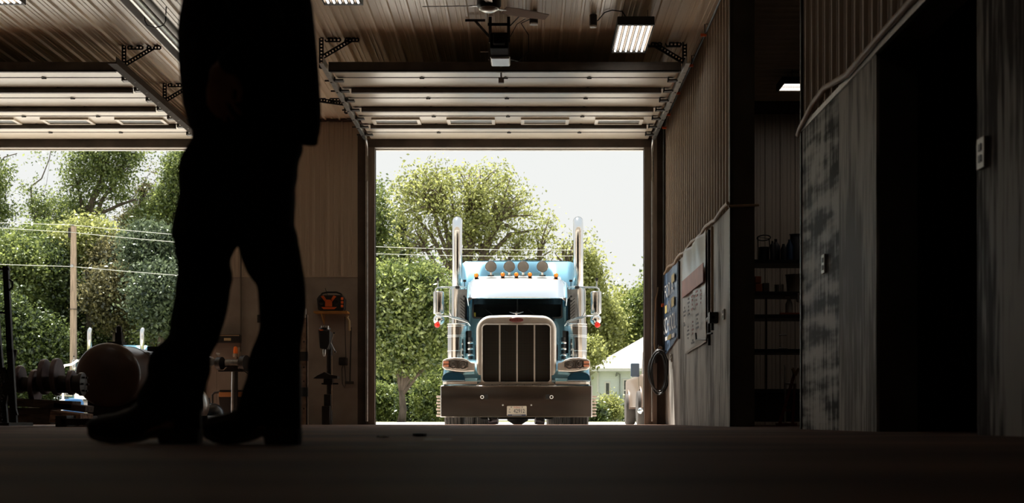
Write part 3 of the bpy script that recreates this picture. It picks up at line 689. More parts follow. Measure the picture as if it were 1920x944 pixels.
MB().bb(X(603), X(610), Yp-.205, Yp-.2, Z(622), Z(620)).build('badge', m_orange, t)
MB().lathe([(.012, -.08), (.022, -.04), (.026, 0), (.02, .05)], (X(610), Yp-.12, Z(660)), (0, 0, 1), 14).build('chuck', m_galv, t, smooth=40)
hub = Vector((X(622), Yp-.1, Z(644)))
for a, b in (((622, 646), (629, 626)), ((622, 646), (631, 661)), ((622, 646), (613, 655))):
    p1 = Vector((X(b[0]), Yp-.14, Z(b[1])))
    h = MB().tube([hub, p1], .006, 6).build('feed_handle', m_galv, t)
    MB().sph(tuple(p1), .015, 10, 6).build('knob', m_black, h, smooth=True)
MB().prism([(X(591), Z(711)), (X(636), Z(711)), (X(636), Z(706)), (X(622), Z(704)), (X(612), Z(699)), (X(606), Z(702)), (X(598), Z(706))], 'y', Yp-.22, Yp+.06).build('table', m_castblack, t, bevel=.005)
MB().bb(X(608), X(624), Yp-.08, Yp+.1, Z(722), Z(711)).cyl((X(603), Yp, Z(720)), (1, 0, 0), .012, .26, 8).build('table_bracket', m_castblack, t)
MB().tube([(X(622.5), Yp-.02, Z(770)), (X(622.5), Yp-.02, Z(668))], .007, 6).build('rack_strip', m_brass, t)
# work light and cords
t = thing('hanging_work_light', 'corded trouble light hanging below the right end of the shelf', 'work light', (X(650), FW-.1, Z(600)))
MB().tube([(X(648), FW-.12, Z(617)), (X(647), FW-.12, Z(598)), (X(643), FW-.12, Z(592)), (X(645), FW-.12, Z(588))], .022, 10).build('lamp_cage', M('ivory_plastic', (.5, .40, .24), .5), t, smooth=50)
MB().tube([(X(639), FW-.1, Z(590)), (X(640), FW-.1, Z(640)), (X(641), FW-.1, Z(668)), (X(633), FW-.1, Z(690)), (X(634), FW-.1, Z(718)), (X(638), FW-.1, Z(727)), (X(641), FW-.1, Z(716)), (X(639), FW-.1, Z(690)), (X(636), FW-.1, Z(668))], .007, 6).build('cord', m_black, t, smooth=50)
MB().bb(X(628), X(643), FW-.16, FW, Z(683), Z(668)).build('cord_reel', m_castblack, t, bevel=.015)
t = thing('squeegee', 'thin metal push pole with a short head leaning on the wall near the door jamb', 'tool', (X(649), FW-.06, Z(716)))
MB().tube([(X(650), FW-.05, Z(610)), (X(648), FW-.06, Z(715))], .012, 8).build('handle', m_darkmetal, t)
MB().bb(X(639), X(656), FW-.1, FW-.03, Z(719), Z(714)).build('head', m_darkmetal, t)
# ------------------------------------------------------------------ things at the left door
# big tank
ty0, ty1, tX, tZ, tR = 16.4, 18.7, -5.215, .632, .404
t = thing('storage_tank', 'big brown steel cylinder tank lying on its side in front of the left door', 'tank', (tX, ty0, 0))
pr = [(.02, -.10), (.12, -.095), (.24, -.075), (.32, -.045), (.378, -.012), (tR, .03), (tR, .06), (tR-.006, .065), (tR-.006, .8), (tR, .805), (tR, .83), (tR-.006, .835), (tR-.006, 1.9), (tR, 1.93), (.38, 1.98), (.2, 2.03), (.02, 2.04)]
MB().lathe(pr, (tX, ty0+.3, tZ), (0, 1, 0), 56).build('tank_shell', m_tank, t, smooth=40)
MB().bb(tX+.02, tX+.10, ty0+.55, ty0+.63, tZ+tR-.02, tZ+tR+.14).cyl((tX+.06, ty0+.59, tZ+tR), (0, 0, 1), .036, .20, 14).sph((tX+.06, ty0+.59, tZ+tR+.20), .036).build('filler_pipe', m_castblack, t, smooth=40)
MB().bb(tX-.06, tX+.12, ty0+.5, ty0+.7, tZ+tR-.01, tZ+tR+.025).build('top_flange', m_castblack, t)
MB().bb(tX+.2, tX+.5, ty0+1.35, ty0+1.5, tZ+tR-.05, tZ+tR+.01).build('top_bracket', m_castblack, t)
for y in (ty0+.7, ty0+1.9):
    MB().prism([(tX-.36, 0.10), (tX+.36, .10), (tX+.36, .42), (tX+.2, .28), (tX, .235), (tX-.2, .28), (tX-.36, .42)], 'y', y-.05, y+.05).build('saddle', m_castblack, t)
MB().bb(tX-.45, tX-.35, ty0+.2, ty0+2.2, 0, .10).bb(tX+.35, tX+.45, ty0+.2, ty0+2.2, 0, .10).bb(tX-.45, tX+.45, ty0+.6, ty0+.8, 0, .10).bb(tX-.45, tX+.45, ty0+1.8, ty0+2.0, 0, .10).build('skid', m_castblack, t)
# low steel frame in front of the tank
t = thing('trailer_frame', 'low black steel frame on the floor in front of the brown tank', 'frame', (-4.4, 14.2, 0))
MB().bb(-4.9, -3.35, 14.1, 14.22, .02, .09).bb(-4.9, -3.35, 15.0, 15.12, .02, .09).bb(-4.95, -4.83, 14.1, 15.12, 0, .12).bb(-3.47, -3.35, 14.1, 15.12, 0, .12).build('frame_rails', m_castblack, t, bevel=.006)

# crankshaft on timbers
cyy, cz = 15.0, az(721, 15.0)
t = thing('crankshaft', 'large engine crankshaft with rounded counterweights lying across timbers', 'crankshaft', (-5.6, cyy, cz))
MB().tube([(ax(-60, cyy), cyy, cz), (ax(158, cyy), cyy, cz)], .062, 18).build('main_shaft', m_castblack, t, smooth=40)
for px, up, r_ in ((38, .06, .155), (66, -.03, .19), (84, .09, .20), (107, .09, .21), (-20, .0, .2), (134, .02, .14)):
    c = ax(px, cyy)
    pts = []
    for k in range(20):
        a = 2*PI*k/20; pts.append((cyy+r_*math.cos(a)*.95, cz+up*.9+r_*math.sin(a)))
    MB().prism(pts, 'x', c-.028, c+.028).build('counterweight', m_castiron, t, bevel=.012, smooth=35)
for px in (24, 52, 75, 95, 120, 145):
    c = ax(px, cyy)
    MB().cyl((c-.045, cyy, cz), (1, 0, 0), .10 if px in (120, 145) else .085, .09, 20).build('journal', m_castblack, t, smooth=40)
MB().lathe([(.03, 0), (.11, 0), (.11, .03), (.13, .03), (.13, .07), (.05, .08)], (ax(145, cyy), cyy, cz), (1, 0, 0), 24).build('end_flange', m_castblack, t, smooth=40)
for k in range(6):
    a = 2*PI*k/6; MB().cyl((ax(157, cyy), cyy+.085*math.cos(a), cz+.085*math.sin(a)), (1, 0, 0), .012, .03, 8).build('flange_bolt', m_castblack, t)
timber = M('oily_timber', (.15, .10, .07), .8, col2=(.05, .033, .022), scale=5, stretch=(1, 4, 4), bump=.3)
R = Matrix.Rotation(math.radians(4), 3, 'Y')
def tim(c, d, lab, R=None, mt=None):
    o = MB().box((0, 0, 0), d, R).build('timber_block', mt or timber, bevel=.008); o.location = c; tag(o, lab, 'timber', 'timber blocks under the crankshaft'); return o
tim((-5.75, 15.0, .275), (1.45, .30, .09), 'long dark beam directly under the crankshaft', Matrix.Rotation(math.radians(3), 3, 'Y'))
tim((-5.85, 15.05, .115), (1.15, .36, .19), 'thick dark timber at the bottom of the stack, on the floor at left')
tim((ax(134, 14.6), 14.6, .095), (.33, .42, .13), 'worn brown timber block at the right end of the stack, on the floor', Matrix.Rotation(math.radians(7), 3, 'Y'), M('worn_timber', (.55, .35, .25), .8, col2=(.12, .075, .055), scale=7, stretch=(1, 4, 4), bump=.3))
tim((ax(138, 15.0), 15.0, .215), (.36, .3, .075), 'dark plank on top of the worn brown block', Matrix.Rotation(math.radians(7), 3, 'Y'))

# hand truck / engine stand at the left edge
t = thing('equipment_stand', 'tall black steel stand with rungs at the left edge of the hall', 'stand', (ax(12, 12.5), 12.5, 0))
X = lambda p: ax(p, 12.5); Z = lambda p: az(p, 12.5)
MB().bar((X(11), 12.5, Z(499)), (X(19), 12.5, Z(660)), .052, .04, (0, 1, 0)).bar((X(19), 12.5, Z(655)), (X(27), 12.5, .02), .055, .04, (0, 1, 0)).build('upright', m_black, t)
MB().bar((X(-22), 12.6, Z(510)), (X(3), 12.6, .02), .05, .04, (0, 1, 0)).build('upright', m_black, t)
MB().bb(X(-24), X(18), 12.48, 12.53, Z(507), Z(503)).build('rung', m_black, t)
MB().bb(X(-24), X(15), 12.48, 12.53, Z(589), Z(585)).build('rung', m_black, t)
MB().bar((X(23), 12.55, Z(655)), (X(2), 12.55, Z(760)), .055, .03, (0, 1, 0)).bar((X(6), 12.5, Z(690)), (X(30), 12.5, Z(780)), .04, .03, (0, 1, 0)).build('brace', m_black, t)
MB().bb(X(-30), X(40), 12.2, 12.8, .02, .05).build('foot_plate', m_castblack, t)
MB().tube([(X(20), 12.47, Z(525)), (X(26), 12.47, Z(530)), (X(25), 12.47, Z(540)), (X(19), 12.47, Z(546))], .010, 6).build('hook', m_darkmetal, t, smooth=50)
m = MB(); 
for k in range(16):
    m.torus((X(14)-.03+.012*math.sin(k), 12.42, Z(700)-k*.028), (1, 0, 0) if k % 2 else (0, 1, 0), .018, .005, 10, 5)
m.build('chain', m_darkmetal, t)

# ------------------------------------------------------------------ shelving in the neighbouring bay
sx0, sx1, sy0, sy1 = XR+.75, XR+2.1, 18.0, 18.6
shz = [az(p, 18.0) for p in (487, 547, 590, 655, 730)]
t = thing('storage_rack', 'black steel storage rack in the neighbouring bay beyond the dark column', 'rack', (3.4, 18.3, 0))
for x in (sx0, sx1):
    for y in (sy0, sy1): MB().bb(x-.02, x+.02, y-.02, y+.02, 0, shz[0]+.02).build('post', m_black, t)
for z in shz: MB().bb(sx0-.02, sx1+.02, sy0, sy1, z-.05, z).build('shelf_board', m_black, t)
MB().cyl((ax(1437, 17.9), 17.9, .1), (0, 0, 1), .012, 1.6, 8).build('front_rail', m_darkmetal, t)
def item(nm, mb, mt, lab, cat, **k):
    o = mb.build(nm, mt, **k); tag(o, lab, cat); return o
X = lambda p: ax(p, 18.15); Zs = shz
dk = M('dark_plastic', (.03, .03, .035), .5); 
item('paint_can', MB().lathe([(.07, 0), (.072, .01), (.07, .17), (.072, .19), (.06, .18)], (X(1434), 18.2, Zs[0]), n=18), dk, 'dark can at the left end of the rack top shelf', 'can', smooth=40)
item('wire_basket', MB().torus((X(1432), 18.15, Zs[0]+.31), (0, .3, 1), .09, .008).tube([(X(1422), 18.15, Zs[0]), (X(1421), 18.15, Zs[0]+.32), (X(1442), 18.15, Zs[0]+.30), (X(1446), 18.15, Zs[0])], .008, 6), m_black, 'black bent wire frame on the left of the top shelf', 'wire frame', smooth=40)
item('spray_can', MB().lathe([(.033, 0), (.033, .2), (.02, .225), (.014, .23), (.014, .26)], (X(1447), 18.1, Zs[0]), n=14), dk, 'tall thin spray can on the top shelf', 'can', smooth=40)
item('jug', MB().lathe([(.055, 0), (.06, .03), (.06, .2), (.03, .25), (.02, .26), (.02, .3)], (X(1456), 18.2, Zs[0]), n=16), dk, 'dark jug in the middle of the top shelf', 'jug', smooth=40)
item('oil_bottle', MB().lathe([(.04, 0), (.042, .15), (.02, .2), (.018, .22)], (X(1468), 18.1, Zs[0]), n=14), dk, 'short oil bottle right of the jug on the top shelf', 'bottle', smooth=40)
item('blue_bottle', MB().lathe([(.045, 0), (.045, .2), (.02, .25), (.018, .28)], (X(1479), 18.1, Zs[0]), n=14), M('blue_plastic', (.02, .06, .14), .4), 'dark blue bottle near the right of the top shelf', 'bottle', smooth=40)
item('large_canister', MB().lathe([(.09, 0), (.09, .28), (.07, .31), (.07, .36), (.085, .37)], (X(1494), 18.25, Zs[0]), n=18), dk, 'large dark canister at the right end of the top shelf', 'canister', smooth=40)
ob = M('orange_box', (.40, .10, .03), .6, var=.2)
item('orange_box', MB().bb(X(1415), X(1427), 18.05, 18.3, Zs[1]+.005, Zs[1]+.11), ob, 'orange box at the bottom of the pair on the second shelf', 'box', bevel=.004)
item('orange_box', MB().bb(X(1414), X(1425), 18.05, 18.3, Zs[1]+.12, Zs[1]+.21), ob, 'orange box on top of another orange box on the second shelf', 'box', bevel=.004)
item('brown_box', MB().bb(X(1429), X(1440), 18.05, 18.3, Zs[1]+.003, Zs[1]+.12), m_darkwood, 'small brown box right of the orange boxes', 'box', bevel=.004)
item('white_bucket', MB().lathe([(.11, 0), (.13, .24), (.14, .25), (.125, .25), (.1, .02)], (X(1494), 18.25, Zs[1]), n=22), M('dirty_white_plastic', (.42, .36, .30), .5), 'dirty white bucket at the right of the second shelf', 'bucket', smooth=40)
item('silver_tin', MB().lathe([(.06, 0), (.06, .1), (.062, .11)], (X(1462), 18.2, Zs[1]), n=18), m_galv, 'short silver tin in the middle of the second shelf', 'tin', smooth=40)
t = thing('spray_bottle', 'translucent white spray bottle standing on the third shelf', 'bottle', (X(1478), 18.1, Zs[2]))
MB().lathe([(.045, 0), (.05, .02), (.05, .14), (.03, .19), (.018, .21)], (X(1478), 18.1, Zs[2]), n=16).build('bottle', M('milky_plastic', (.45, .44, .40), .4), t, smooth=40)
MB().bb(X(1478)-.05, X(1478)+.02, 18.09, 18.11, Zs[2]+.21, Zs[2]+.25).build('trigger_head', m_white, t)
item('orange_tray', MB().bb(X(1460), X(1496), 18.03, 18.1, Zs[2]+.001, Zs[2]+.025), ob, 'flat orange tray along the third shelf', 'tray')
item('rag', MB().grid(lambda u, v: (X(1490)+.12*u, 18.02-.02*math.sin(u*9), Zs[1]-.02-.12*v-.05*u*v), 10, 6), M('grey_rag', (.35, .32, .30), .9), 'pale rag hanging from the second shelf', 'rag', smooth=True, fixn=False).modifiers.new('s', 'SOLIDIFY').thickness = .004
for i, (z, x0_, x1_) in enumerate(((630, 1458, 1472), (655, 1458, 1474))):
    item('chrome_tool', MB().cyl((X(x0_), 18.05, az(z, 18.05)+.012 if i == 0 else shz[3]+.013), (1, 0, 0), .012, X(x1_)-X(x0_), 8), m_galv, ['short chrome tool lying high on the lower rack', 'short chrome tool lying on the lower shelf'][i], 'tool')
# toolbox under
item('black_cabinet', MB().bb(sx0+.05, sx1-.05, sy0+.05, sy1-.05, .05, shz[4]-.06), m_black, 'black cabinet under the lowest shelf of the rack', 'cabinet', bevel=.01)
# red floor jack / stand
Yj = 16.6; X = lambda p: ax(p, Yj); Z = lambda p: az(p, Yj)
t = thing('jack_stand', 'red A-frame stand with a forked yellow top in the dark bay opening', 'jack', (X(1478), Yj, 0))
rd = M('faded_red', (.22, .045, .04), .5, var=.3, scale=15)
MB().bar((X(1490), Yj, Z(700)), (X(1461), Yj, .01), .035, .03, (0, 1, 0)).bar((X(1490), Yj, Z(720)), (X(1486), Yj, .01), .03, .03, (0, 1, 0)).bar((X(1470), Yj, Z(770)), (X(1488), Yj, Z(770)), .02, .02).bb(X(1457), X(1492), Yj-.1, Yj+.1, 0, .035).build('frame', rd, t)
MB().prism([(X(1489), Z(706)), (X(1484), Z(692)), (X(1487), Z(690)), (X(1491), Z(697)), (X(1496), Z(690)), (X(1498), Z(693)), (X(1493), Z(706))], 'y', Yj-.03, Yj+.03).build('fork_top', M('yellow_cast', (.45, .28, .12), .5), t)
MB().bar((X(1475), Yj+.1, Z(685)), (X(1475), Yj+.1, .02), .02, .02).cyl((X(1472), Yj, Z(720)), (1, 0, 0), .012, .1, 8).build('handle', m_galv, t)
# pole leaning in the low doorway
o = MB().tube([(2.75, 7.9, 1.25), (2.95, 7.5, .02)], .012, 8).build('pole', m_castblack); tag(o, 'dark thin pole leaning inside the black low doorway', 'pole')

# floor litter
def scrap(px, py, w, d, lab, mt, h=.012):
    Y = CH*F/(py-CY); o = MB().prism([(-w/2, -d/3), (-w/4, -d/2), (w/3, -d/2.4), (w/2, 0), (w/3, d/2), (-w/3, d/2.3)], 'z', 0, h).build('floor_scrap', mt); o.location = (ax(px, Y), Y, .002); tag(o, lab, 'debris'); return o
scrap(718, 821, .05, .06, 'small dark leaf on the floor beyond the rear boot', m_castblack, .006)
scrap(787, 820, .06, .07, 'curled dark leaf lying at the left end of the pale strip on the floor', m_castblack, .014)
o = MB().bb(-.05, .05, -.07, .07, 0, .0015).build('floor_tape', M('pale_tape', (.22, .24, .23), .45, var=.3, scale=30)); o.location = ((821-988)*5.12/2520, 5.12, .0005); tag(o, 'pale flat strip on the dark floor right of the boots', 'tape')

# ------------------------------------------------------------------ the person
YF, YR, YM = 4.26, 4.14, 4.20
def interp(tab, y):
    if y <= tab[0][0]: return tab[0][1]
    for (a, b), (c, d) in zip(tab, tab[1:]):
        if a <= y <= c: return b+(d-b)*(y-a)/(c-a)
    return tab[-1][1]
def loft(mb, left, right, y0, y1, Y, dep, step=7, n=26, e=2.3, wob=.0):
    """stack of rounded sections between two side profiles given per height"""
    rs = []; k = max(2, int(abs(y1-y0)/step))
    for i in range(k+1):
        py = y0+(y1-y0)*i/k; xl, xr = ax(interp(left, py), Y), ax(interp(right, py), Y)
        c, h = (xl+xr)/2, (xr-xl)/2; z = az(py, Y); d = dep(py); r = []
        for j in range(n):
            a = 2*PI*j/n; ca, sa = math.cos(a), math.sin(a)
            q = (abs(ca)**e+abs(sa)**e)**(-1/e)
            w_ = 1+wob*math.sin(3*a+py*.06)*abs(sa)
            r.append((c+h*q*ca, Y+d*q*sa*w_, z))
        rs.append(r)
    mb.rings(rs); return mb
legL = [(440, 328), (460, 328), (480, 331), (500, 336), (520, 334), (540, 331), (560, 330), (580, 326), (600, 322), (620, 321), (635, 317), (645, 304), (655, 291), (665, 284), (690, 278), (705, 280), (722, 271), (734, 263), (750, 258), (770, 262)]
legLr = [(440, 450), (455, 446), (470, 437), (480, 432), (490, 429), (500, 430), (510, 434), (525, 434), (540, 430), (560, 428), (580, 425), (600, 420), (620, 413), (640, 408), (650, 402), (670, 392), (690, 394), (700, 393), (722, 385), (741, 381), (770, 379), (800, 375)]
legR = [(440, 440), (455, 446), (490, 455), (514, 465), (538, 484), (576, 487), (614, 489), (633, 484), (652, 475), (680, 466), (708, 465), (727, 457), (757, 449), (775, 444), (800, 440)]
legRr = [(410, 550), (420, 548), (430, 552), (440, 555), (460, 560), (490, 565), (520, 570), (540, 572), (570, 573), (600, 570), (620, 566), (650, 563), (700, 562), (740, 561), (800, 562)]
hipL = [(150, 362), (270, 366), (280, 358), (290, 350), (300, 344), (320, 340), (340, 339), (360, 343), (380, 341), (400, 336), (420, 331), (440, 328), (460, 328)]
hipR = [(150, 560), (280, 566), (290, 560), (310, 556), (330, 555), (345, 551), (370, 551), (400, 549), (420, 548), (430, 552), (440, 555), (460, 558)]
jkL = [(-68, 412), (-58, 395), (-45, 372), (-20, 353), (0, 347), (30, 341), (60, 337), (100, 337), (150, 341), (200, 346), (230, 354), (250, 362), (258, 366)]
jkR = [(-68, 500), (-58, 522), (-45, 550), (-20, 575), (0, 584), (50, 589), (100, 594), (150, 598), (200, 601), (230, 600), (275, 595)]
pr = thing('person', 'person in dark jacket, work trousers and boots standing in silhouette, seen from the chest down', 'person', (ax(450, 4.2), 4.2, 0))
# body: one continuous surface (limbs, torso, head, hands)
def limb(mb, pts, n=14):
    mb.tube([p for p, _ in pts], [r for _, r in pts], n)
    for p, r in (pts[0], pts[-1]): mb.sph(p, r, 14, 8)
P = lambda px, py, dy=0: (ax(px, 4.2), 4.2+dy, az(py, 4.2))
body = MB()
hip = P(450, 330)
limb(body, [(P(455, 320), .115), (P(455, 250), .118), (P(462, 120), .115), (P(460, 20), .13), (P(460, -15), .11), (P(458, -55), .07), (P(454, -90), .058)])
for s_, y_ in ((-1, -.15), (1, .15)):     # shoulders
    limb(body, [(P(460, -10, y_*.3), .08), (P(462, -28, y_), .068)])
body.sph(P(448, -165), .098, 20, 14, (1.02, .78, 1.22)); body.sph(P(432, -132), .06, 14, 10, (1, .8, 1.1))
body.sph(P(387, -150), .016, 10, 8, (1.4, .7, 1.4)); body.sph(P(395, -124), .018, 10, 8, (.8, 1.3, .5))          # nose, lips
for y_ in (-.078, .078): body.sph(P(456, -158, y_), .026, 10, 8, (.7, .35, 1.3))
def leg(kpx, kpy, apx, apy, hx, Y):
    H = (ax(hx, Y), Y, az(360, Y)); K = (ax(kpx, Y), Y, az(kpy, Y)); A = (ax(apx, Y), Y, az(apy, Y))
    limb(body, [((H[0], 4.2+(Y-4.2)*.6, H[2]), .066), (((H[0]+K[0])/2, Y, (H[2]+K[2])/2), .058), (K, .048), (((K[0]*.65+A[0]*.35), Y, K[2]*.65+A[2]*.35), .054), (A, .038)])
    limb(body, [(A, .038), ((A[0]-.05, Y, .05), .034), ((A[0]-.17, Y, .035), .026)])
leg(378, 585, 338, 775, 405, YF); leg(526, 600, 512, 775, 484, YR)
# far arm inside the jacket sleeve, hand into the pocket at the hip
limb(body, [(P(470, -25, .17), .055), (P(545, 130, .18), .044), (P(520, 190, .17), .036), (P(480, 240, .16), .028)])
# near arm bent, hand hanging in front of the hip
limb(body, [(P(462, -25, -.17), .055), (P(540, 125, -.20), .044), (P(490, 140, -.208), .036), (P(452, 155, -.208), .028)])
hc = P(443, 190, -.205)
body.box(hc, (.075, .034, .085), Matrix.Rotation(.15, 3, 'Y'))
body.sph(P(444, 172, -.205), .04, 12, 8, (1, .55, 1)); body.sph(P(440, 205, -.205), .04, 12, 8, (1, .5, 1))
fing = [(-.030, .062, .0082), (-.010, .074, .0088), (.011, .070, .0086), (.031, .055, .0076)]
for dx, L_, r_ in fing:
    b0 = Vector(P(440, 208, -.207))+Vector((dx, 0, 0)); k1 = b0+Vector((dx*.12+.004, -.006, -L_*.45)); k2 = k1+Vector((.010, .006, -L_*.32)); k3 = k2+Vector((.012, .014, -L_*.22))
    body.tube([b0+Vector((0, 0, .02)), b0, k1, k2, k3], [r_*1.1, r_*1.1, r_, r_*.92, r_*.8], 10); body.sph(tuple(k3), r_*.8, 10, 6)
b0 = Vector(P(452, 168, -.21)); k1 = b0+Vector((.034, -.008, -.03)); k2 = k1+Vector((.010, .0, -.032)); k3 = k2+Vector((-.004, .004, -.024))
body.tube([b0, k1, k2, k3], [.014, .0115, .010, .008], 10); body.sph(tuple(k3), .008, 10, 6)
o = body.build('body', m_skin, pr, smooth=True)
r = o.modifiers.new('r', 'REMESH'); r.mode = 'VOXEL'; r.voxel_size = .0055; r.use_smooth_shade = True
s = o.modifiers.new('s', 'SMOOTH'); s.iterations = 3; s.factor = .4
# eyes, hair
MB().sph(P(396, -164, -.03), .012, 10, 8).sph(P(396, -164, .03), .012, 10, 8).build('eyes', m_white, pr, smooth=True)
MB().sph(P(462, -190), .104, 20, 12, (1.0, .86, 1.0)).sph(P(472, -160), .09, 18, 12, (.8, .88, 1.05)).build('hair', m_hair, pr, smooth=True)
# trousers
tr = MB()
loft(tr, hipL, hipR, 150, 452, YM, lambda y: .14 if y < 300 else .14+.0002*(y-300), wob=.02, e=3.0)
loft(tr, legL, legLr, 425, 772, YF, lambda y: .105-.00006*(y-425), wob=.05)
loft(tr, legR, legRr, 425, 785, YR, lambda y: .105-.00006*(y-425), wob=.05)
o = tr.build('trousers', m_cloth, pr, smooth=True)
r = o.modifiers.new('r', 'REMESH'); r.mode = 'VOXEL'; r.voxel_size = .009; r.use_smooth_shade = True
s = o.modifiers.new('s', 'SMOOTH'); s.iterations = 2; s.factor = .5
# jacket with sleeves
jk = MB()
loft(jk, jkL, jkR, 252, -66, YM+.01, lambda y: .175 if y > 0 else max(.07, .19-.0000*y-.12*max(0, (-y-35)/33)), step=8, wob=.03)
jk.prism([(ax(505, 4.2), az(230, 4.2)), (ax(601, 4.2), az(225, 4.2)), (ax(595, 4.2), az(274, 4.2)), (ax(580, 4.2), az(274, 4.2)), (ax(562, 4.2), az(271, 4.2)), (ax(505, 4.2), az(262, 4.2))], 'y', 4.16, 4.22)
limb(jk, [(P(462, -22, -.168), .078), (P(539, 123, -.198), .066), (P(490, 140, -.208), .056), (P(464, 149, -.208), .046)])
limb(jk, [(P(460, -22, -.15), .085), (P(460, -30, 0), .10), (P(460, -22, .15), .085)])
limb(jk, [(P(470, -22, .165), .075), (P(540, 125, .17), .066), (P(515, 190, .17), .055), (P(490, 225, .165), .048)])
limb(jk, [(P(458, -55, 0), .08), (P(456, -75, 0), .070)])
o = jk.build('jacket', m_jacket, pr, smooth=True)
r = o.modifiers.new('r', 'REMESH'); r.mode = 'VOXEL'; r.voxel_size = .010; r.use_smooth_shade = True
s = o.modifiers.new('s', 'SMOOTH'); s.iterations = 2; s.factor = .5
# boots
def boot(Y, toe, heel, top):
    L = heel-toe; b = MB(); rs = []
    X = lambda p: ax(p, Y)
    # toe -> heel sections: (fraction, bottom z, top z, half width)
    S_ = [(0, .050, .062, .010), (.04, .030, .078, .028), (.12, .018, .088, .042), (.25, .012, .096, .050), (.38, .014, .112, .050), (.5, .022, .145, .046), (.6, .034, .19, .042), (.72, .04, .24, .042), (.86, .04, .25, .044), (.97, .04, .25, .040), (1.0, .045, .24, .02)]
    for f, zb, zt, w_ in S_:
        x = X(toe+L*f); r = []
        for j in range(18):
            a = 2*PI*j/18; q = (abs(math.cos(a))**2.6+abs(math.sin(a))**2.6)**(-1/2.6)
            r.append((x, Y+w_*q*math.cos(a), (zb+zt)/2+(zt-zb)/2*q*math.sin(a)))
        rs.append(r)
    b.rings(rs); return b, X, L
for Y, toe, heel in ((YF, 163, 376), (YR, 379, 564)):
    b, X, L = boot(Y, toe, heel, 0)
    bt = b.build('boot', m_leather, pr, smooth=True)
    sx = MB(); rs = []
    for f, z0, z1, w_ in ((0.02, .030, .050, .02), (.06, .016, .036, .034), (.15, .005, .024, .046), (.28, 0, .018, .054), (.42, .004, .022, .052), (.52, .014, .032, .046), (.62, .026, .044, .040), (.7, .034, .05, .042), (.99, .034, .05, .04)):
        x = X(toe+L*f); rs.append([(x, Y-w_, z0), (x, Y+w_, z0), (x, Y+w_, z1), (x, Y-w_, z1)])
    sx.rings(rs).build('sole', m_rubber, bt)
    MB().prism([(X(toe+L*.66), 0), (X(toe+L*.99), 0), (X(toe+L*1.0), .042), (X(toe+L*.63), .042)], 'y', Y-.04, Y+.04).build('heel', m_rubber, bt, bevel=.004)
# ------------------------------------------------------------------ the semi truck, local coordinates: x across, y back from the bumper face, z up from its own ground
TW = (-.18, 22.6, -.18)
def tx(px, Y): return (px-CX)*Y/F-TW[0]
def tz(py, Y): return az(py, Y)-TW[2]
def outline(hw, zb, zt, r, arch=0.0, rb=.0, n=10, na=10):
    """rounded-top outline in x,z, counter-clockwise from bottom left; same point count for all radii"""
    p = []
    def corner(cx_, cz_, rr, a0, a1):
        for k in range(n+1):
            a = math.radians(a0+(a1-a0)*k/n); p.append((cx_+rr*math.cos(a), cz_+rr*math.sin(a)))
    rb = max(rb, 1e-3)
    corner(-hw+rb, zb+rb, rb, 180, 270); corner(hw-rb, zb+rb, rb, 270, 360)
    corner(hw-r, zt-r, r, 0, 90)
    for k in range(1, na): 
        u = 1-2*k/na; p.append((u*(hw-r), zt))
    corner(-hw+r, zt-r, r, 90, 180)
    return [(x, z+arch*max(0, 1-(x/hw)**2)*(1 if z > (zb+zt)/2 else 0)) for x, z in p]
def ring_at(o, y): return [(x, y, z) for x, z in o]

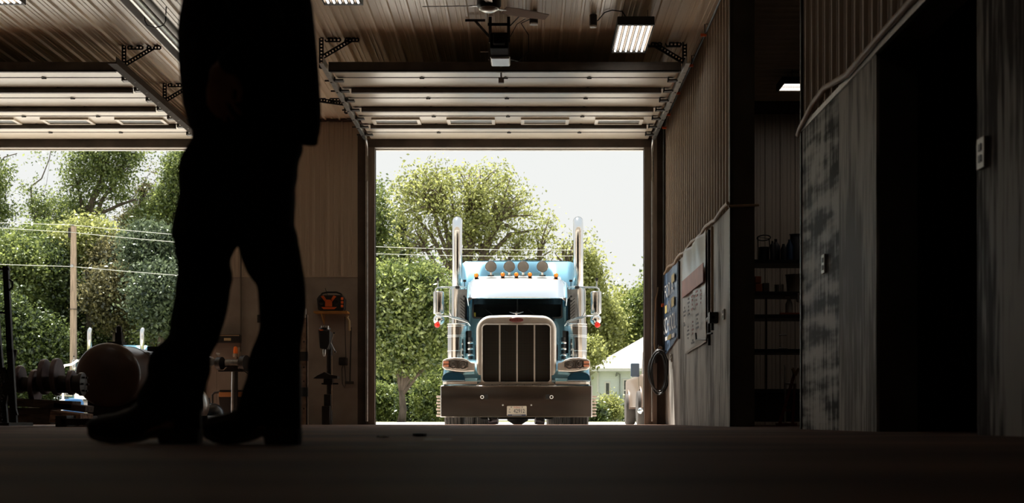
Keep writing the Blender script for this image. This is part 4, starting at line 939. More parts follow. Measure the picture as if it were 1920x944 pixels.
def make_truck():
    t = thing('semi_truck', 'blue long-nosed semi truck with chrome grille, bumper and twin stacks parked facing the central door', 'truck', (0, 0, 0))
    G = .18
    # bumper
    zb, zt = .30, .835; out = []
    for k in range(41):
        u = -1+2*k/40; x = 1.265*u; y = .06*abs(u)**2
        out.append((x, y))
    for k in range(1, 6):
        a = PI/2*k/5; out.append((1.265+.02*math.sin(a), .06+.05*k/5+.04))
    out.append((1.285, .42)); L_ = [(-x, y) for x, y in reversed(out[41:])]
    out = L_+out
    inn = [(x*.985, y+.025) for x, y in reversed(out)]
    rs = []
    for z, dy in ((zb+.004, .02), (zb, .008), (zb+.012, -.004), (zb+.03, 0), ((zb+zt)/2, -.012), (zt-.03, 0), (zt-.01, .006), (zt, .02), (zt, .05)):
        rs.append([(x, y+dy, z) for x, y in out]+[(x, y+max(dy, .02)+.02, z) for x, y in inn])
    bm_ = MB().rings(rs).build('bumper', m_dchrome, t, smooth=35)
    for px in (909, 1029):
        x = tx(px, 22.6); s_ = 1 if px > 968 else -1
        MB().bb(x-s_*.0-.035-s_*.02, x+.035-s_*.02, -.006, .01, tz(749, 22.6), tz(740, 22.6)).build('tow_slot', m_black, bm_)
        MB().torus((x+s_*.045, -.005, tz(745, 22.6)), (0, 1, .3), .026, .008, 16, 6).build('tow_pin', m_galv, bm_, smooth=60)
    for px in (943, 996): MB().lathe([(.016, 0), (.014, -.008), (.005, -.012)], (tx(px, 22.6), 0, tz(760, 22.6)), (0, 1, 0), 12).build('bolt', m_galv, bm_)
    # licence plate
    px0, px1 = tx(950.5, 22.6), tx(987.5, 22.6); z0, z1 = tz(780.5, 22.6), tz(762, 22.6); xc = (px0+px1)/2
    pl = MB().prism([(px0+.01, z0), (px1-.01, z0), (px1, z0+.01), (px1, z1-.01), (px1-.01, z1), (px0+.01, z1), (px0, z1-.01), (px0, z0+.01)], 'y', -.03, -.025).build('license_plate', M('plate_white', (.62, .56, .46), .5, var=.08), t)
    rx = (PI/2, 0, 0); ink = M('plate_ink', (.02, .03, .06), .5)
    text('plate_number', '42912', .098, (xc+.04, -.0315, (z0+z1)/2-.005), rx, ink, pl, xs=.78)
    text('plate_letters', 'P', .045, (px0+.045, -.0315, (z0+z1)/2+.02), rx, ink, pl); text('plate_letters', 'N', .045, (px0+.045, -.0315, (z0+z1)/2-.022), rx, ink, pl)
    text('plate_state', 'Indiana', .038, (xc, -.0315, z1-.022), rx, M('plate_red', (.5, .06, .03), .5), pl, shear=.3)
    MB().bb(px0+.012, px1-.012, -.0325, -.030, z0+.002, z0+.024).build('plate_band', M('plate_blue', (.015, .03, .09), .5), pl)
    MB().bb(xc-.08, xc+.08, -.0335, -.0325, z0+.010, z0+.015).build('plate_motto', m_white, pl)
    for dx in (-.092, .092): MB().torus((xc+dx, -.03, z1-.02), (0, 1, 0), .008, .004, 12, 5).build('plate_screw', m_wood, pl)
    # grille shell
    yg = .14; ghw = .68; gzb = tz(727, 22.75); gzt = tz(593, 22.75)
    sh = MB(); arch = .02
    ihw = tx(1032.5, 22.75)-tx(969.5, 22.75); izb, izt = tz(716.5, 22.75), tz(609.5, 22.75)
    def o_(d): return outline(ghw-d, gzb+(d if d < .05 else d), gzt-d, .24-d*.8, arch)
    O = [ring_at(o_(0), yg+.45), ring_at(o_(0), yg+.10), ring_at(o_(.006), yg+.055), ring_at(o_(.022), yg+.018), ring_at(o_(.045), yg+.002), ring_at(o_(.075), yg)]
    I = outline(ihw, izb, izt, .06, 0, .05)
    O += [ring_at(outline(ihw+.018, izb-.018, izt+.018, .07, 0, .06), yg), ring_at(outline(ihw+.006, izb-.006, izt+.006, .064, 0, .055), yg-.012), ring_at(I, yg-.004), ring_at(I, yg+.12)]
    sh.rings(O, cap=False).build('grille_shell', m_satin, t, smooth=40)
    MB().prism(outline(ihw+.01, izb-.01, izt+.01, .06, 0, .05), 'y', yg+.07, yg+.11).build('grille_mesh', m_mesh, t)
    for px in (937, 969.5, 1002):
        x = tx(px, 22.75); MB().bb(x-.013, x+.013, yg-.014, yg+.03, izb-.015, izt+.015).build('grille_bar', m_satin, t, bevel=.006)
    for k in range(9):
        for zz, in ((gzb+.045,), ): MB().lathe([(.007, 0), (.004, -.006)], (-.55+k*.1375, yg, zz), (0, 1, 0), 8).build('rivet', m_darkmetal, t)
    bd = MB().lathe([(.12, 0), (.118, -.012), (.10, -.020), (.01, -.026)], (0, 0, 0), (0, 1, 0), 32)
    bd.v = [(x, y+yg, z*.38+tz(600.5, 22.75)) for x, y, z in bd.v]
    bd = bd.build('badge', M('badge_red', (.10, .012, .010), .3, coat=.5), t, smooth=40)
    text('badge_script', 'Peterbilt', .055, (0, yg-.028, tz(600.5, 22.75)), (PI/2, 0, 0), M('badge_silver', (.28, .10, .09), .4), bd, shear=.35)
    # hood ornament: small bird
    zo = tz(591.5, 22.8)
    m = MB().tube([(0, yg+.16, zo-.03), (0, yg+.13, zo+.02), (0, yg+.10, zo+.045)], [.016, .015, .018], 10)
    for s_ in (-1, 1):
        m.rings([[(s_*u, yg+.12+w_, zo+.045+h_+th) , (s_*u, yg+.12-w_, zo+.045+h_+th), (s_*u, yg+.12-w_, zo+.045+h_-th), (s_*u, yg+.12+w_, zo+.045+h_-th)] for u, w_, h_, th in ((0, .03, 0, .008), (.05, .03, -.002, .008), (.09, .022, .008, .006), (.118, .008, .016, .003))])
    m.build('hood_ornament', m_chrome, t, smooth=40)
    # hood
    H = [ring_at(outline(ghw-.02, .85, gzt-.02, .22, .02), yg+.42), ring_at(outline(.70, .88, gzt+.02, .24, .03), 1.3), ring_at(outline(.80, .92, tz(592, 25.3), .28, .03), 2.72)]
    MB().rings(H).build('hood', m_blue, t, smooth=40)
    # stainless hood side panels (bright) and engine hoses
    for s_ in (-1, 1):
        MB().bb(min(s_*.70, s_*.715), max(s_*.70, s_*.715), .62, 1.5, 1.05, 1.55).build('hood_side_trim', m_chrome, t)
        for k in range(6): MB().torus((s_*.84, 1.75, 1.1+k*.11), (0, 0, 1), .045, .018, 14, 6).build('intake_bellow', m_chrome, t, smooth=60)
        MB().cyl((s_*.84, 1.75, 1.0), (0, 0, 1), .04, .75, 12).build('intake_pipe', m_black, t)
    # fenders, swept over the wheel
    for s_ in (-1, 1):
        prof = [(.16, .855), (.135, .90), (.13, .98), (.16, 1.07), (.24, 1.16), (.36, 1.24), (.52, 1.29), (.8, 1.31), (1.2, 1.31), (1.5, 1.28), (1.75, 1.18), (1.92, 1.0), (1.98, .80)]
        rs = []
        for y, z in prof:
            cyx, czx = 1.1, .55; dy, dz = y-cyx, z-czx; L = math.hypot(dy, dz); ny, nz = dy/L, dz/L; r = []
            for x, d in ((.60, 0), (.85, 0), (1.05, .003), (1.14, .012), (1.20, .035), (1.235, .075), (1.25, .14), (1.25, .20), (1.235, .20), (1.20, .10), (1.05, .04), (.60, .03)):
                r.append((s_*x, y-ny*d, z-nz*d))
            rs.append(r)
        fd = MB().rings(rs).build('fender', m_blue, t, smooth=45)
        # front apron below the lights, with curved nose
        ap = MB(); rs = []
        for z, yb in ((.86, .12), (.90, .095), (.96, .13), (1.02, .19), (1.08, .27), (1.16, .40)):
            r = []
            for x, d in ((.66, 0), (.9, .0), (1.08, .015), (1.18, .05), (1.235, .11), (1.255, .2)):
                r.append((s_*x, yb+d, z))
            r += [(s_*1.235, yb+.25, z), (s_*.66, yb+.12, z)]
            rs.append(r)
        ap.rings(rs).build('fender_front', m_blue, fd, smooth=50)
        MB().prism([(s_*.66, .09), (s_*1.08, .09), (s_*1.18, .12), (s_*1.245, .19), (s_*1.25, .3), (s_*.66, .3)], 'z', tz(721.5, 22.72), tz(715.5, 22.72)).build('fender_lip', m_satin, fd, bevel=.012)
        # dark blue arch imitating the doorway's reflection in the fender
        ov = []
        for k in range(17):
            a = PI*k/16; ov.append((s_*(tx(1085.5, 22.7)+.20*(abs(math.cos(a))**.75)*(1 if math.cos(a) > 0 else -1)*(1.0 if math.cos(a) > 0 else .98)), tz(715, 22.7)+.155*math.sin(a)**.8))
        MB().prism(ov, 'y', .085, .36).build('reflection_arch', m_bluedark, fd, bevel=.012)
        # headlight pod
        Yh = 22.68; u = lambda p: s_*tx(p, Yh); 
        pod = [(1046, 697), (1046, 681), (1053, 680), (1060, 675), (1070, 671.5), (1085, 671), (1099, 673), (1106, 676), (1107, 690), (1100, 694), (1080, 697.5), (1066, 698)]
        ph = MB().prism([(u(p), tz(q, Yh)) for p, q in pod], 'y', .075, .34).build('headlight_pod', m_satin, t, bevel=.018)
        ln = [(1058, 679), (1064, 676), (1085, 675), (1105, 677), (1106, 688), (1095, 691), (1078, 693), (1062, 693), (1058, 689)]
        MB().prism([(u(p), tz(q, Yh)) for p, q in ln], 'y', .062, .08).build('light_bezel', M('headlight_bezel', (.50, .45, .40), .2, metal=.9), ph, bevel=.006)
        for p_, r_ in ((1068, .080), (1086.5, .068)):
            c = (u(p_), .060, tz(684.5, Yh))
            MB().torus(c, (0, 1, 0), r_-.006, .007, 24, 6).build('headlight_ring', m_chrome, ph, smooth=60)
            MB().lathe([(r_-.01, 0), (r_*.6, .0), (r_*.45, -.004), (.026, .004), (.022, -.012), (.004, -.014)], c, (0, 1, 0), 24).build('headlight', M('headlight_glass', (.30, .28, .26), .05, metal=.7, coat=1), ph, smooth=30)
        f = MB().bb(min(u(1094.5), u(1104.5)), max(u(1094.5), u(1104.5)), .052, .064, tz(688.5, Yh), tz(684, Yh)).bb(min(u(1094.5), u(1104.5)), max(u(1094.5), u(1104.5)), .052, .064, tz(682.5, Yh), tz(678, Yh))
        f.build('turn_signal', M('signal_lens', (.72, .30, .18), .15, coat=1), ph, bevel=.004)
        # side marker strips beside the bumper
        q = MB(); q.bb(min(s_*1.29, s_*1.30), max(s_*1.29, s_*1.30), .42, .46, .30, .68)
        q.build('marker_bracket', m_galv, t)
        for k in range(7):
            z = .31+k*.054; MB().bb(min(s_*1.285, s_*(1.37-.01*(k % 2))), max(s_*1.285, s_*(1.37-.01*(k % 2))), .40, .50, z, z+.034).build('marker_strip', M('marker_white', (.72, .58, .50), .3), t, bevel=.006)
    # front wheels
    def wheel(x, y, w_, r_=.53):
        wh = MB().lathe([(r_*.62, -w_/2), (r_*.93, -w_/2), (r_, -w_/2+.03), (r_, w_/2-.03), (r_*.93, w_/2), (r_*.62, w_/2)], (x, y, r_), (1, 0, 0), 40).build('tyre', m_rubber, t, smooth=40)
        g_ = MB()
        for k in range(5): g_.torus((x-w_/2+.04+k*(w_-.08)/4, y, r_), (1, 0, 0), r_, .008, 40, 4)
        g_.build('tread_groove', m_tread, wh)
        MB().lathe([(r_*.62, -w_*.3), (r_*.5, -w_*.1), (r_*.3, -w_*.1), (r_*.25, w_*.35), (r_*.05, w_*.4), (r_*.05, -w_*.3)], (x, y, r_), (1 if x > 0 else -1, 0, 0), 28).build('rim', m_chrome, wh, smooth=40)
    for s_ in (-1, 1):
        wheel(s_*1.09, 1.1, .32)
        for y in (6.6, 7.95):
            wheel(s_*1.08, y, .27); wheel(s_*.76, y, .27)
    # under the bumper: axle, springs, pan
    MB().tube([(-.9, 1.1, .50), (-.6, 1.1, .32), (.6, 1.1, .32), (.9, 1.1, .50)], .055, 10).build('front_axle', m_castblack, t, smooth=50)
    for s_ in (-1, 1):
        pts = [(s_*.45, .35+k*.15, .30-.13*math.sin(PI*k/10)) for k in range(11)]
        MB().tube(pts, .035, 6).build('leaf_spring', m_castblack, t, smooth=50)
        MB().cyl((s_*.32, .55, .24), (s_, .2, -.1), .06, .16, 14).build('shock_mount', m_castiron, t, smooth=40)
        MB().bb(s_*.44-.04, s_*.44+.04, .15, 5.5, .55, .82).build('frame_rail', m_black, t)
    MB().lathe([(.02, -.22), (.12, -.2), (.2, -.08), (.22, 0), (.2, .08), (.12, .2), (.02, .22)], (0, 3.6, .36), (1, 0, 0), 20).build('oil_pan', m_castblack, t, smooth=50)
    MB().lathe([(.02, -.2), (.14, -.16), (.22, 0), (.14, .16), (.02, .2)], (0, 6.6, .40), (1, 0, 0), 20).build('differential', m_castblack, t, smooth=50)
    MB().tube([(-1.0, 6.6, .5), (1.0, 6.6, .5)], .08, 12).tube([(-1.0, 7.95, .5), (1.0, 7.95, .5)], .08, 12).build('rear_axle', m_castblack, t)
    for s_ in (-1, 1):
        MB().cyl((s_*1.0, 3.1, .62), (0, 1, 0), .31, 1.9, 28).build('fuel_tank', m_chrome, t, smooth=40)
    # air cleaners
    Ya = 24.6
    for s_ in (-1, 1):
        x = s_*1.085; y = 2.0; za, zbb = tz(674, Ya), tz(609, Ya)
        a_ = MB().lathe([(.15, za-.02), (.185, za), (.19, za+.03), (.19, zbb-.03), (.182, zbb-.005), (.15, zbb+.012), (.02, zbb+.02)], (x, y, 0), (0, 0, 1), 40).build('air_cleaner', m_cchrome, t, smooth=35)
        for z in (tz(608.5, Ya), tz(613, Ya), tz(630, Ya), tz(633, Ya), tz(659, Ya)): MB().torus((x, y, z), (0, 0, 1), .193, .006, 40, 6).build('clamp_band', m_chrome, a_, smooth=60)
        MB().bb(min(s_*.83, s_*.90), max(s_*.83, s_*.90), 1.9, 2.1, za+.1, zbb-.12).build('bracket', m_black, a_)
        MB().tube([(s_*1.28, 2.9, tz(672, 25.5)), (s_*1.28, 2.9, tz(545, 25.5))], .014, 8).build('grab_rail', m_chrome, t)
    # cab body
    zcowl, zroof = tz(600, 25.3), tz(519.5, 25.6)
    body = [ring_at(outline(.93, .80, zroof-.30, .10, .02), 2.76), ring_at(outline(.95, .80, zroof-.16, .12, .02), 2.95), ring_at(outline(.98, .80, zroof-.03, .16, .02), 3.3), ring_at(outline(1.0, .80, zroof+.01, .2, .02), 3.7), ring_at(outline(1.0, .80, zroof+.01, .2, .02), 4.7)]
    # open front: body shell without front cap, windscreen frame closes it
    whw, wz0, wz1 = .845, tz(597, 25.35), tz(553, 25.35)
    sc = MB().rings(body, cap=False)
    sc.rings([ring_at(outline(.93, .80, zroof-.30, .10, .02), 2.76), ring_at(outline(whw+.03, wz0-.03, wz1+.10, .07, 0, .07), 2.745), ring_at(outline(whw, wz0, wz1+.07, .05, 0, .05), 2.75), ring_at(outline(whw, wz0, wz1+.07, .05, 0, .05), 2.80)], cap=False)
    sc.build('cab', m_blue, t, smooth=35)
    ws = MB().prism(outline(whw, wz0, wz1+.07, .05, 0, .05), 'y', 2.785, 2.79).build('windshield', m_glass, t)
    MB().rings([ring_at(outline(whw+.008, wz0-.008, wz1+.078, .05, 0, .05), 2.742), ring_at(outline(whw-.022, wz0+.022, wz1+.05, .04, 0, .04), 2.742), ring_at(outline(whw-.022, wz0+.022, wz1+.05, .04, 0, .04), 2.78)], cap=False).build('rubber_gasket', m_black, ws)
    MB().bb(tx(886.5, 25.3), tx(891.5, 25.3), 2.774, 2.783, tz(595, 25.3), tz(586, 25.3)).build('inspection_sticker', M('yellow_sticker', (.75, .68, .10), .5), ws)
    MB().bb(-.012, .012, 2.775, 2.79, wz0, wz1+.05).build('centre_bar', m_black, ws)
    # interior
    MB().bb(-.9, .9, 2.85, 3.1, 1.3, wz0+.05).build('dashboard', m_black, t)
    MB().torus((-.45, 3.15, wz0+.06), (0, -.6, 1), .22, .016, 24, 6).build('steering_wheel', m_black, t, smooth=60)
    for x in (-.5, .5):
        MB().bb(x-.25, x+.25, 3.5, 3.65, 1.3, 2.35).bb(x-.25, x+.25, 3.2, 3.6, 1.2, 1.4).bb(x-.13, x+.13, 3.52, 3.62, 2.35, 2.55).build('seat', M('dark_seat', (.03, .035, .04), .7), t, bevel=.04)
    MB().bb(-.95, .95, 4.55, 4.65, .9, 2.9).build('rear_panel', m_black, t)
    # A-pillars and side mirrors glass / doors
    for s_ in (-1, 1):
        MB().bb(min(s_*.985, s_*1.008), max(s_*.985, s_*1.008), 3.05, 3.95, 2.05, 2.6).build('door_window', m_glass, t)
        MB().bb(min(s_*.99, s_*1.012), max(s_*.99, s_*1.012), 3.0, 4.1, 1.0, 2.0).build('door', m_blue, t, bevel=.02)
        MB().bar((s_*.935, 2.74, wz0-.1), (s_*.935, 2.74, wz1+.12), .03, .02, (0, 1, 0)).build('pillar_trim', m_bluedark, t)
        # dark gap plate and exhaust shield with holes and louvres
        es = MB().bb(min(s_*.96, s_*1.16), max(s_*.96, s_*1.16), 3.5, 3.52, tz(606, 26.1), tz(543, 26.1)).build('exhaust_shield', m_shield, t)
        for z in (tz(556.5, 26.1), tz(565, 26.1)): MB().cyl((s_*1.04, 3.50, z), (0, -1, 0), .022, .015, 12).build('bolt', m_black, es)
        for k in range(7):
            z = tz(566, 26.1)-.06*k-.02
            MB().bar((s_*1.02, 3.492, z), (s_*1.11, 3.492, z+.085), .014, .016, (0, 1, 0)).build('louvre', m_darkmetal, es)
    # visor
    Yv = 25.0; vz0 = tz(559.5, 24.74); hv = .895
    prof = [(2.11, vz0), (2.115, vz0+.01), (2.47, tz(526, 25.1)), (2.56, tz(523.5, 25.15)), (2.80, tz(520.5, 25.4)), (3.1, tz(519, 25.7))]
    def vfn(off):
        rs = []
        for k in range(25):
            u = -1+2*k/24; x = hv*u; e_ = max(0, (abs(u)-.90)/.10); r = []
            for i, (y, z) in enumerate(prof):
                drop = .16*e_**2.2*(i/ (len(prof)-1))**.6
                r.append((x*(1+.0*i), y+off*.6+.05*abs(u)**3, z-drop-off+(.015*(1-u*u) if i else .012*u*u)))
            rs.append(r)
        return rs
    top, bot = vfn(0), vfn(.012)
    vis = MB().rings([a+list(reversed(b)) for a, b in zip(top, bot)])
    vis.build('sun_visor', m_visor, t, smooth=35)
    for s_ in (-1, 1):
        MB().prism([(2.18, vz0+.0), (2.48, vz0+.28), (2.8, zroof-.12), (3.0, zroof-.14), (2.95, zroof-.4), (2.7, vz0-.12)], 'x', min(s_*.885, s_*.93), max(s_*.885, s_*.93)).build('visor_end', m_blue, t, bevel=.02)
    # roof lights
    for px in (894, 943, 968.3, 993.5, 1042):
        x = tx(px, 25.5)*1.0; z = tz(516 if 900 < px < 1040 else 517.5, 25.3)
        rl = MB().lathe([(.044, .0), (.044, .10), (.02, .22)], (x, 2.62, z), (0, 1, 0), 18).bb(x-.03, x+.03, 2.64, 2.78, z-.085, z).build('roof_light', m_castblack, t, smooth=40)
        MB().lathe([(.041, 0), (.036, -.022), (.02, -.034), (.003, -.038)], (x, 2.62, z), (0, 1, 0), 18).build('amber_lens', m_amber, rl, smooth=True)
    for px in (920.5, 955, 981, 1017):
        x = tx(px, 25.8); z = tz(500.5, 25.8)
        rl = MB().lathe([(.104, .02), (.106, 0), (.098, -.012), (.07, -.020), (.03, -.024), (.003, -.025)], (x, 3.2, z), (0, 1, 0), 32).build('work_lamp', m_dchrome2, t, smooth=40)
        MB().torus((x, 3.2, z), (0, 1, 0), .104, .009, 32, 6).build('lamp_rim', m_chrome, rl, smooth=60)
        MB().lathe([(.10, .02), (.09, .06), (.04, .12), (.005, .13)], (x, 3.2, z), (0, 1, 0), 24).build('lamp_back', m_chrome, rl, smooth=50)
        MB().tube([(x, 3.22, z-.1), (x, 3.22, zroof)], .022, 8).bb(x-.06, x+.06, 3.14, 3.3, zroof+.02, zroof+.05).build('lamp_foot', m_chrome, rl, smooth=40)
    # sleeper
    zs = tz(489.5, 27.4); shw = 1.235
    sl = MB(); pro = outline(shw, .85, zs, .22, .03)
    sl.rings([ring_at(pro, 4.95), ring_at(pro, 6.2), ring_at(outline(shw-.03, .88, zs-.05, .2, .02), 6.28)])
    def face(u, v):
        x = -shw+2*shw*u; z = 2.3+(zs-2.3)*v
        w_ = min(1, max(0, (abs(x)-.50)/.26)); w_ = w_*w_*(3-2*w_)
        q = max(0, (z-2.70)/(zs-2.70))
        y_side = 4.32+.62*q**1.7
        y_mid = 4.78+.15*max(0, (q-.6)/.4)**2
        y = y_side*w_+y_mid*(1-w_)
        e_ = max(0, (abs(x)-1.02)/(shw-1.02)); y = y+(4.95-y)*e_**2.2; zt_ = z
        e2 = max(0, (abs(x)-(shw-.22))/.22)
        zt_ = min(z, zs+.03*(1-(x/shw)**2)-.22*(1-math.sqrt(max(0, 1-e2*e2))))
        return (x, y, zt_)
    sl.grid(face, 64, 28)
    # roof of the side pods up to the main body
    sl.grid(lambda u, v: (lambda p: (p[0], p[1]+(4.97-p[1])*v, p[2]))(face(u, 1)), 64, 2)
    sl.bb(-shw, shw, 4.85, 5.0, .85, 2.32)
    sl.build('sleeper', m_blue, t, smooth=50)
    # stacks
    for s_ in (-1, 1):
        x = s_*1.19; y = 3.8; zt_ = tz(432, 26.4)
        pts = [(x, y, 1.35), (x, y, zt_-.02)]+[(x+(s_*.0 if s_ < 0 else .0), y+.22*(1-math.cos(a)), zt_+.22*math.sin(a)) for a in [PI/2*k/7 for k in range(0, 6)]]
        a = PI/2*5/7; last = Vector(pts[-1]); 
        tb = MB(); tb.tube(pts, .098, 32, cap=False)
        st = tb.build('exhaust_stack', m_chrome, t, smooth=40); s_o = st.modifiers.new('s', 'SOLIDIFY'); s_o.thickness = .004
        MB().lathe([(.102, tz(538, 26.4)), (.115, tz(541, 26.4)), (.118, 1.3), (.10, 1.25)], (x, y, 0), (0, 0, 1), 32).build('muffler_sleeve', m_cchrome, st, smooth=40)
        MB().cyl((s_*1.04, 3.72, 2.6), (0, 0, 1), .008, .0+.38, 8).bb(s_*1.04-.03, s_*1.04+.03, 3.7, 3.74, 2.96, 3.0).build('antenna_mast', m_black, t)
    # mirrors
    for s_ in (-1, 1):
        Ym = 25.2; u = lambda p: s_*tx(p, Ym); z = lambda q: tz(q, Ym); ym = 2.6
        mrs = []
        for q, k_ in ((589, .80), (588.3, .93), (586, 1), (549, 1), (547.2, .93), (546.5, .80)):
            c_, h_ = u(1117.8), abs(u(1128)-u(1107.6))/2*k_
            mrs.append([(c_-h_*math.cos(a), ym+.05-.10*k_*math.sin(a)**.7, z(q)) for a in [PI*i/14 for i in range(15)]]+[(c_+h_, ym+.06, z(q)), (c_-h_, ym+.06, z(q))])
        mr = MB().rings(mrs).build('mirror_head', m_cchrome, t, smooth=50)
        MB().bb(min(u(1109), u(1126.5)), max(u(1109), u(1126.5)), ym+.06, ym+.064, z(587), z(548)).build('mirror_glass', M('mirror_silver', (.9, .9, .9), .02, metal=1), mr)
        fr = MB().tube([(u(1057), ym+.25, z(541.5)), (u(1066), ym+.15, z(538.5)), (u(1082), ym, z(537.5)), (u(1097), ym-.03, z(539.5)), (u(1118), ym-.05, z(540)), (u(1122.5), ym-.07, z(543)), (u(1123), ym-.08, z(550)), (u(1123), ym-.08, z(588)), (u(1121), ym-.06, z(592)), (u(1112), ym-.05, z(593.5)), (u(1099), ym-.03, z(593.5)), (u(1092), ym, z(596)), (u(1075), ym+.06, z(600)), (u(1062), ym+.12, z(604.5)), (u(1058.5), ym+.15, z(610))], .016, 10)
        fr.tube([(u(1092), ym, z(539)), (u(1096), ym, z(543)), (u(1096.5), ym, z(586)), (u(1093), ym, z(594)), (u(1080), ym+.06, z(597)), (u(1064), ym+.12, z(602)), (u(1058), ym+.15, z(609))], .015, 10)
        fr.build('mirror_frame', m_chrome, t, smooth=60)
        MB().bb(min(u(1078), u(1086)), max(u(1078), u(1086)), ym-.05, ym+.05, z(542.5), z(536.5)).build('frame_clamp', m_black, t, bevel=.015)
        cv = MB().lathe([(.105, .0), (.10, -.03), (.07, -.065), (.03, -.08), (.002, -.083)], (u(1117), ym, z(600)), (s_*.15, 1, -.1), 28).build('convex_mirror', m_chrome, t, smooth=40)
        MB().lathe([(.052, 0), (.052, -.02), (.044, -.027), (.003, -.03)], (u(1119.5), ym-.09, z(610.5)), (0, 1, 0), 24).torus((u(1119.5), ym-.118, z(610.5)), (0, 1, 0), .03, .003, 20, 4).build('red_reflector', m_red, t, smooth=40)
        MB().cyl((u(1119), ym, z(539)), (0, 0, 1), .012, .13, 8).build('antenna_base', m_galv, t)
        MB().bb(u(1119)-.026, u(1119)+.026, ym-.026, ym+.026, z(527.5), z(521.5)).tube([(u(1119), ym, z(521)), (u(1119), ym, z(511))], .004, 5).build('antenna', m_black, t)
    # wipers
    for x in (-.35, .45):
        MB().bar((x, 2.735, wz0-.02), (x-.25, 2.735, wz0+.16), .008, .012, (0, 1, 0)).build('wiper', m_black, t)
    return t
m_mesh = bpy.data.materials.new('grille_weave'); m_mesh.use_nodes = True
nt = m_mesh.node_tree; b_ = nt.nodes['Principled BSDF']; tc = nt.nodes.new('ShaderNodeTexCoord')
sep = nt.nodes.new('ShaderNodeSeparateXYZ'); cmb = nt.nodes.new('ShaderNodeCombineXYZ'); mp = nt.nodes.new('ShaderNodeMapping')
nt.links.new(tc.outputs['Object'], sep.inputs[0]); nt.links.new(sep.outputs['X'], cmb.inputs['X']); nt.links.new(sep.outputs['Z'], cmb.inputs['Y'])
mp.inputs['Rotation'].default_value = (0, 0, PI/4); nt.links.new(cmb.outputs[0], mp.inputs[0])
ck = nt.nodes.new('ShaderNodeTexChecker'); ck.inputs['Scale'].default_value = 60; ck.inputs['Color1'].default_value = (.055, .05, .04, 1); ck.inputs['Color2'].default_value = (.008, .008, .007, 1)
nt.links.new(mp.outputs[0], ck.inputs['Vector']); nt.links.new(ck.outputs[0], b_.inputs['Base Color']); b_.inputs['Roughness'].default_value = .4; b_.inputs['Metallic'].default_value = .3
m_dchrome = M('bumper_chrome', (.56, .49, .43), .2, metal=1, var=.10, scale=1.6)
m_dchrome2 = M('lamp_cover', (.34, .30, .25), .5, metal=.3, var=.05)
m_cchrome = M('soft_chrome', (.60, .575, .545), .16, metal=1, var=.03)
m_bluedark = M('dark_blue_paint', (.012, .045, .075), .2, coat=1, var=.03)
m_shield = M('shield_steel', (.35, .34, .33), .35, metal=1, var=.2, scale=9)
m_tread = M('tread', (.012, .01, .009), .9)
m_visor = M('visor_steel', (.90, .92, .93), .2, metal=1, var=.01)
truck = make_truck(); truck.location = TW
far_truck = dup(truck, ((217-CX)*60.8/F, 57.0, 0), 0, 'second semi truck outside the left door, only stacks and roof showing above the tank')
# ------------------------------------------------------------------ outside: pickup, house, pole, wires, trees
t = thing('pickup_truck', 'pickup truck mostly hidden behind the right door jamb, its towing mirror and front wheel showing', 'truck', (3.6, 30, -.05))
Yq = 30.0; X0 = ax(1199, Yq)
bodym = M('champagne_paint', (.20, .145, .11), .4, metal=.2, coat=.2)
def U(x, y, z): return (X0+x, Yq+y, z-.05)
pk = MB(); 
def hull(side, xs):
    return MB().rings([[U(x, y, z+k) for y, z in side] for x, k in xs])
hull([(0.0, .45), (0.0, .95), (.1, 1.10), (1.25, 1.18), (5.6, 1.18), (5.6, .5)], ((.10, -.05), (.13, 0), (.28, .03), (1.75, .03), (1.90, 0), (1.93, -.05))).build('body', bodym, t, bevel=.02, smooth=40)
hull([(1.2, 1.15), (1.85, 1.80), (3.1, 1.84), (3.6, 1.15)], ((.34, -.04), (.38, 0), (1.65, 0), (1.70, -.04))).build('cab', bodym, t, bevel=.02)
MB().bb(X0+.2, X0+1.85, Yq-.12, Yq+.02, .35, .60).build('bumper', m_chrome, t, bevel=.03)
MB().bb(X0+.45, X0+1.6, Yq-.04, Yq+.02, .66, 1.0).build('grille', m_black, t, bevel=.01)
for x in (.30, 1.72): MB().bb(X0+x-.12, X0+x+.12, Yq-.03, Yq+.02, .70, .95).build('headlamp', m_glass, t, bevel=.02)
MB().prism([(Yq+1.32, 1.22), (Yq+1.78, 1.76), (Yq+1.81, 1.74), (Yq+1.35, 1.18)], 'x', X0+.3, X0+1.75).build('windscreen', m_glass, t)
for x in (.345, 1.695):
    MB().bb(X0+x-.012, X0+x+.012, Yq+1.9, Yq+3.0, 1.22, 1.62).build('side_window', m_glass, t)
for x, sgn in ((.14, -1), (1.9, 1)):
    for y in (.95, 4.6):
        wh = MB().lathe([(.24, -.12), (.38, -.12), (.40, -.09), (.40, .09), (.38, .12), (.24, .12)], U(x, y, .40), (1, 0, 0), 32).build('tyre', m_rubber, t, smooth=40)
        MB().lathe([(.24, -.06), (.2, .02), (.05, .04), (.04, .08), (.01, .08)], U(x, y, .40), (sgn, 0, 0), 24).build('rim', m_chrome, wh, smooth=40)
        fl = MB(); n_ = 16; rs = []
        for k in range(n_+1):
            a = PI*k/n_; rs.append([U(x+sgn*dx, y-rr*math.cos(a), .40+rr*math.sin(a)) for dx, rr in ((-.1, .44), (.06, .44), (.06, .50), (-.1, .52))])
        fl.rings(rs).build('wheel_flare', M('flare_brown', (.20, .14, .11), .4), t, smooth=40)
for s_, x in ((-1, .02), (1, 2.02)):
    MB().bb(X0+x-.10, X0+x+.10, Yq+1.48, Yq+1.52, 1.12, 1.16).bb(X0+x-.10, X0+x+.10, Yq+1.45, Yq+1.55, az(706, 31.5)-.02, az(682, 31.5)).build('towing_mirror', M('mirror_shell_blue', (.05, .08, .12), .35, coat=.5), t, bevel=.03)
MB().sph(U(.02, -.05, .33), .07).build('fog_lamp', m_chrome, t, smooth=True)

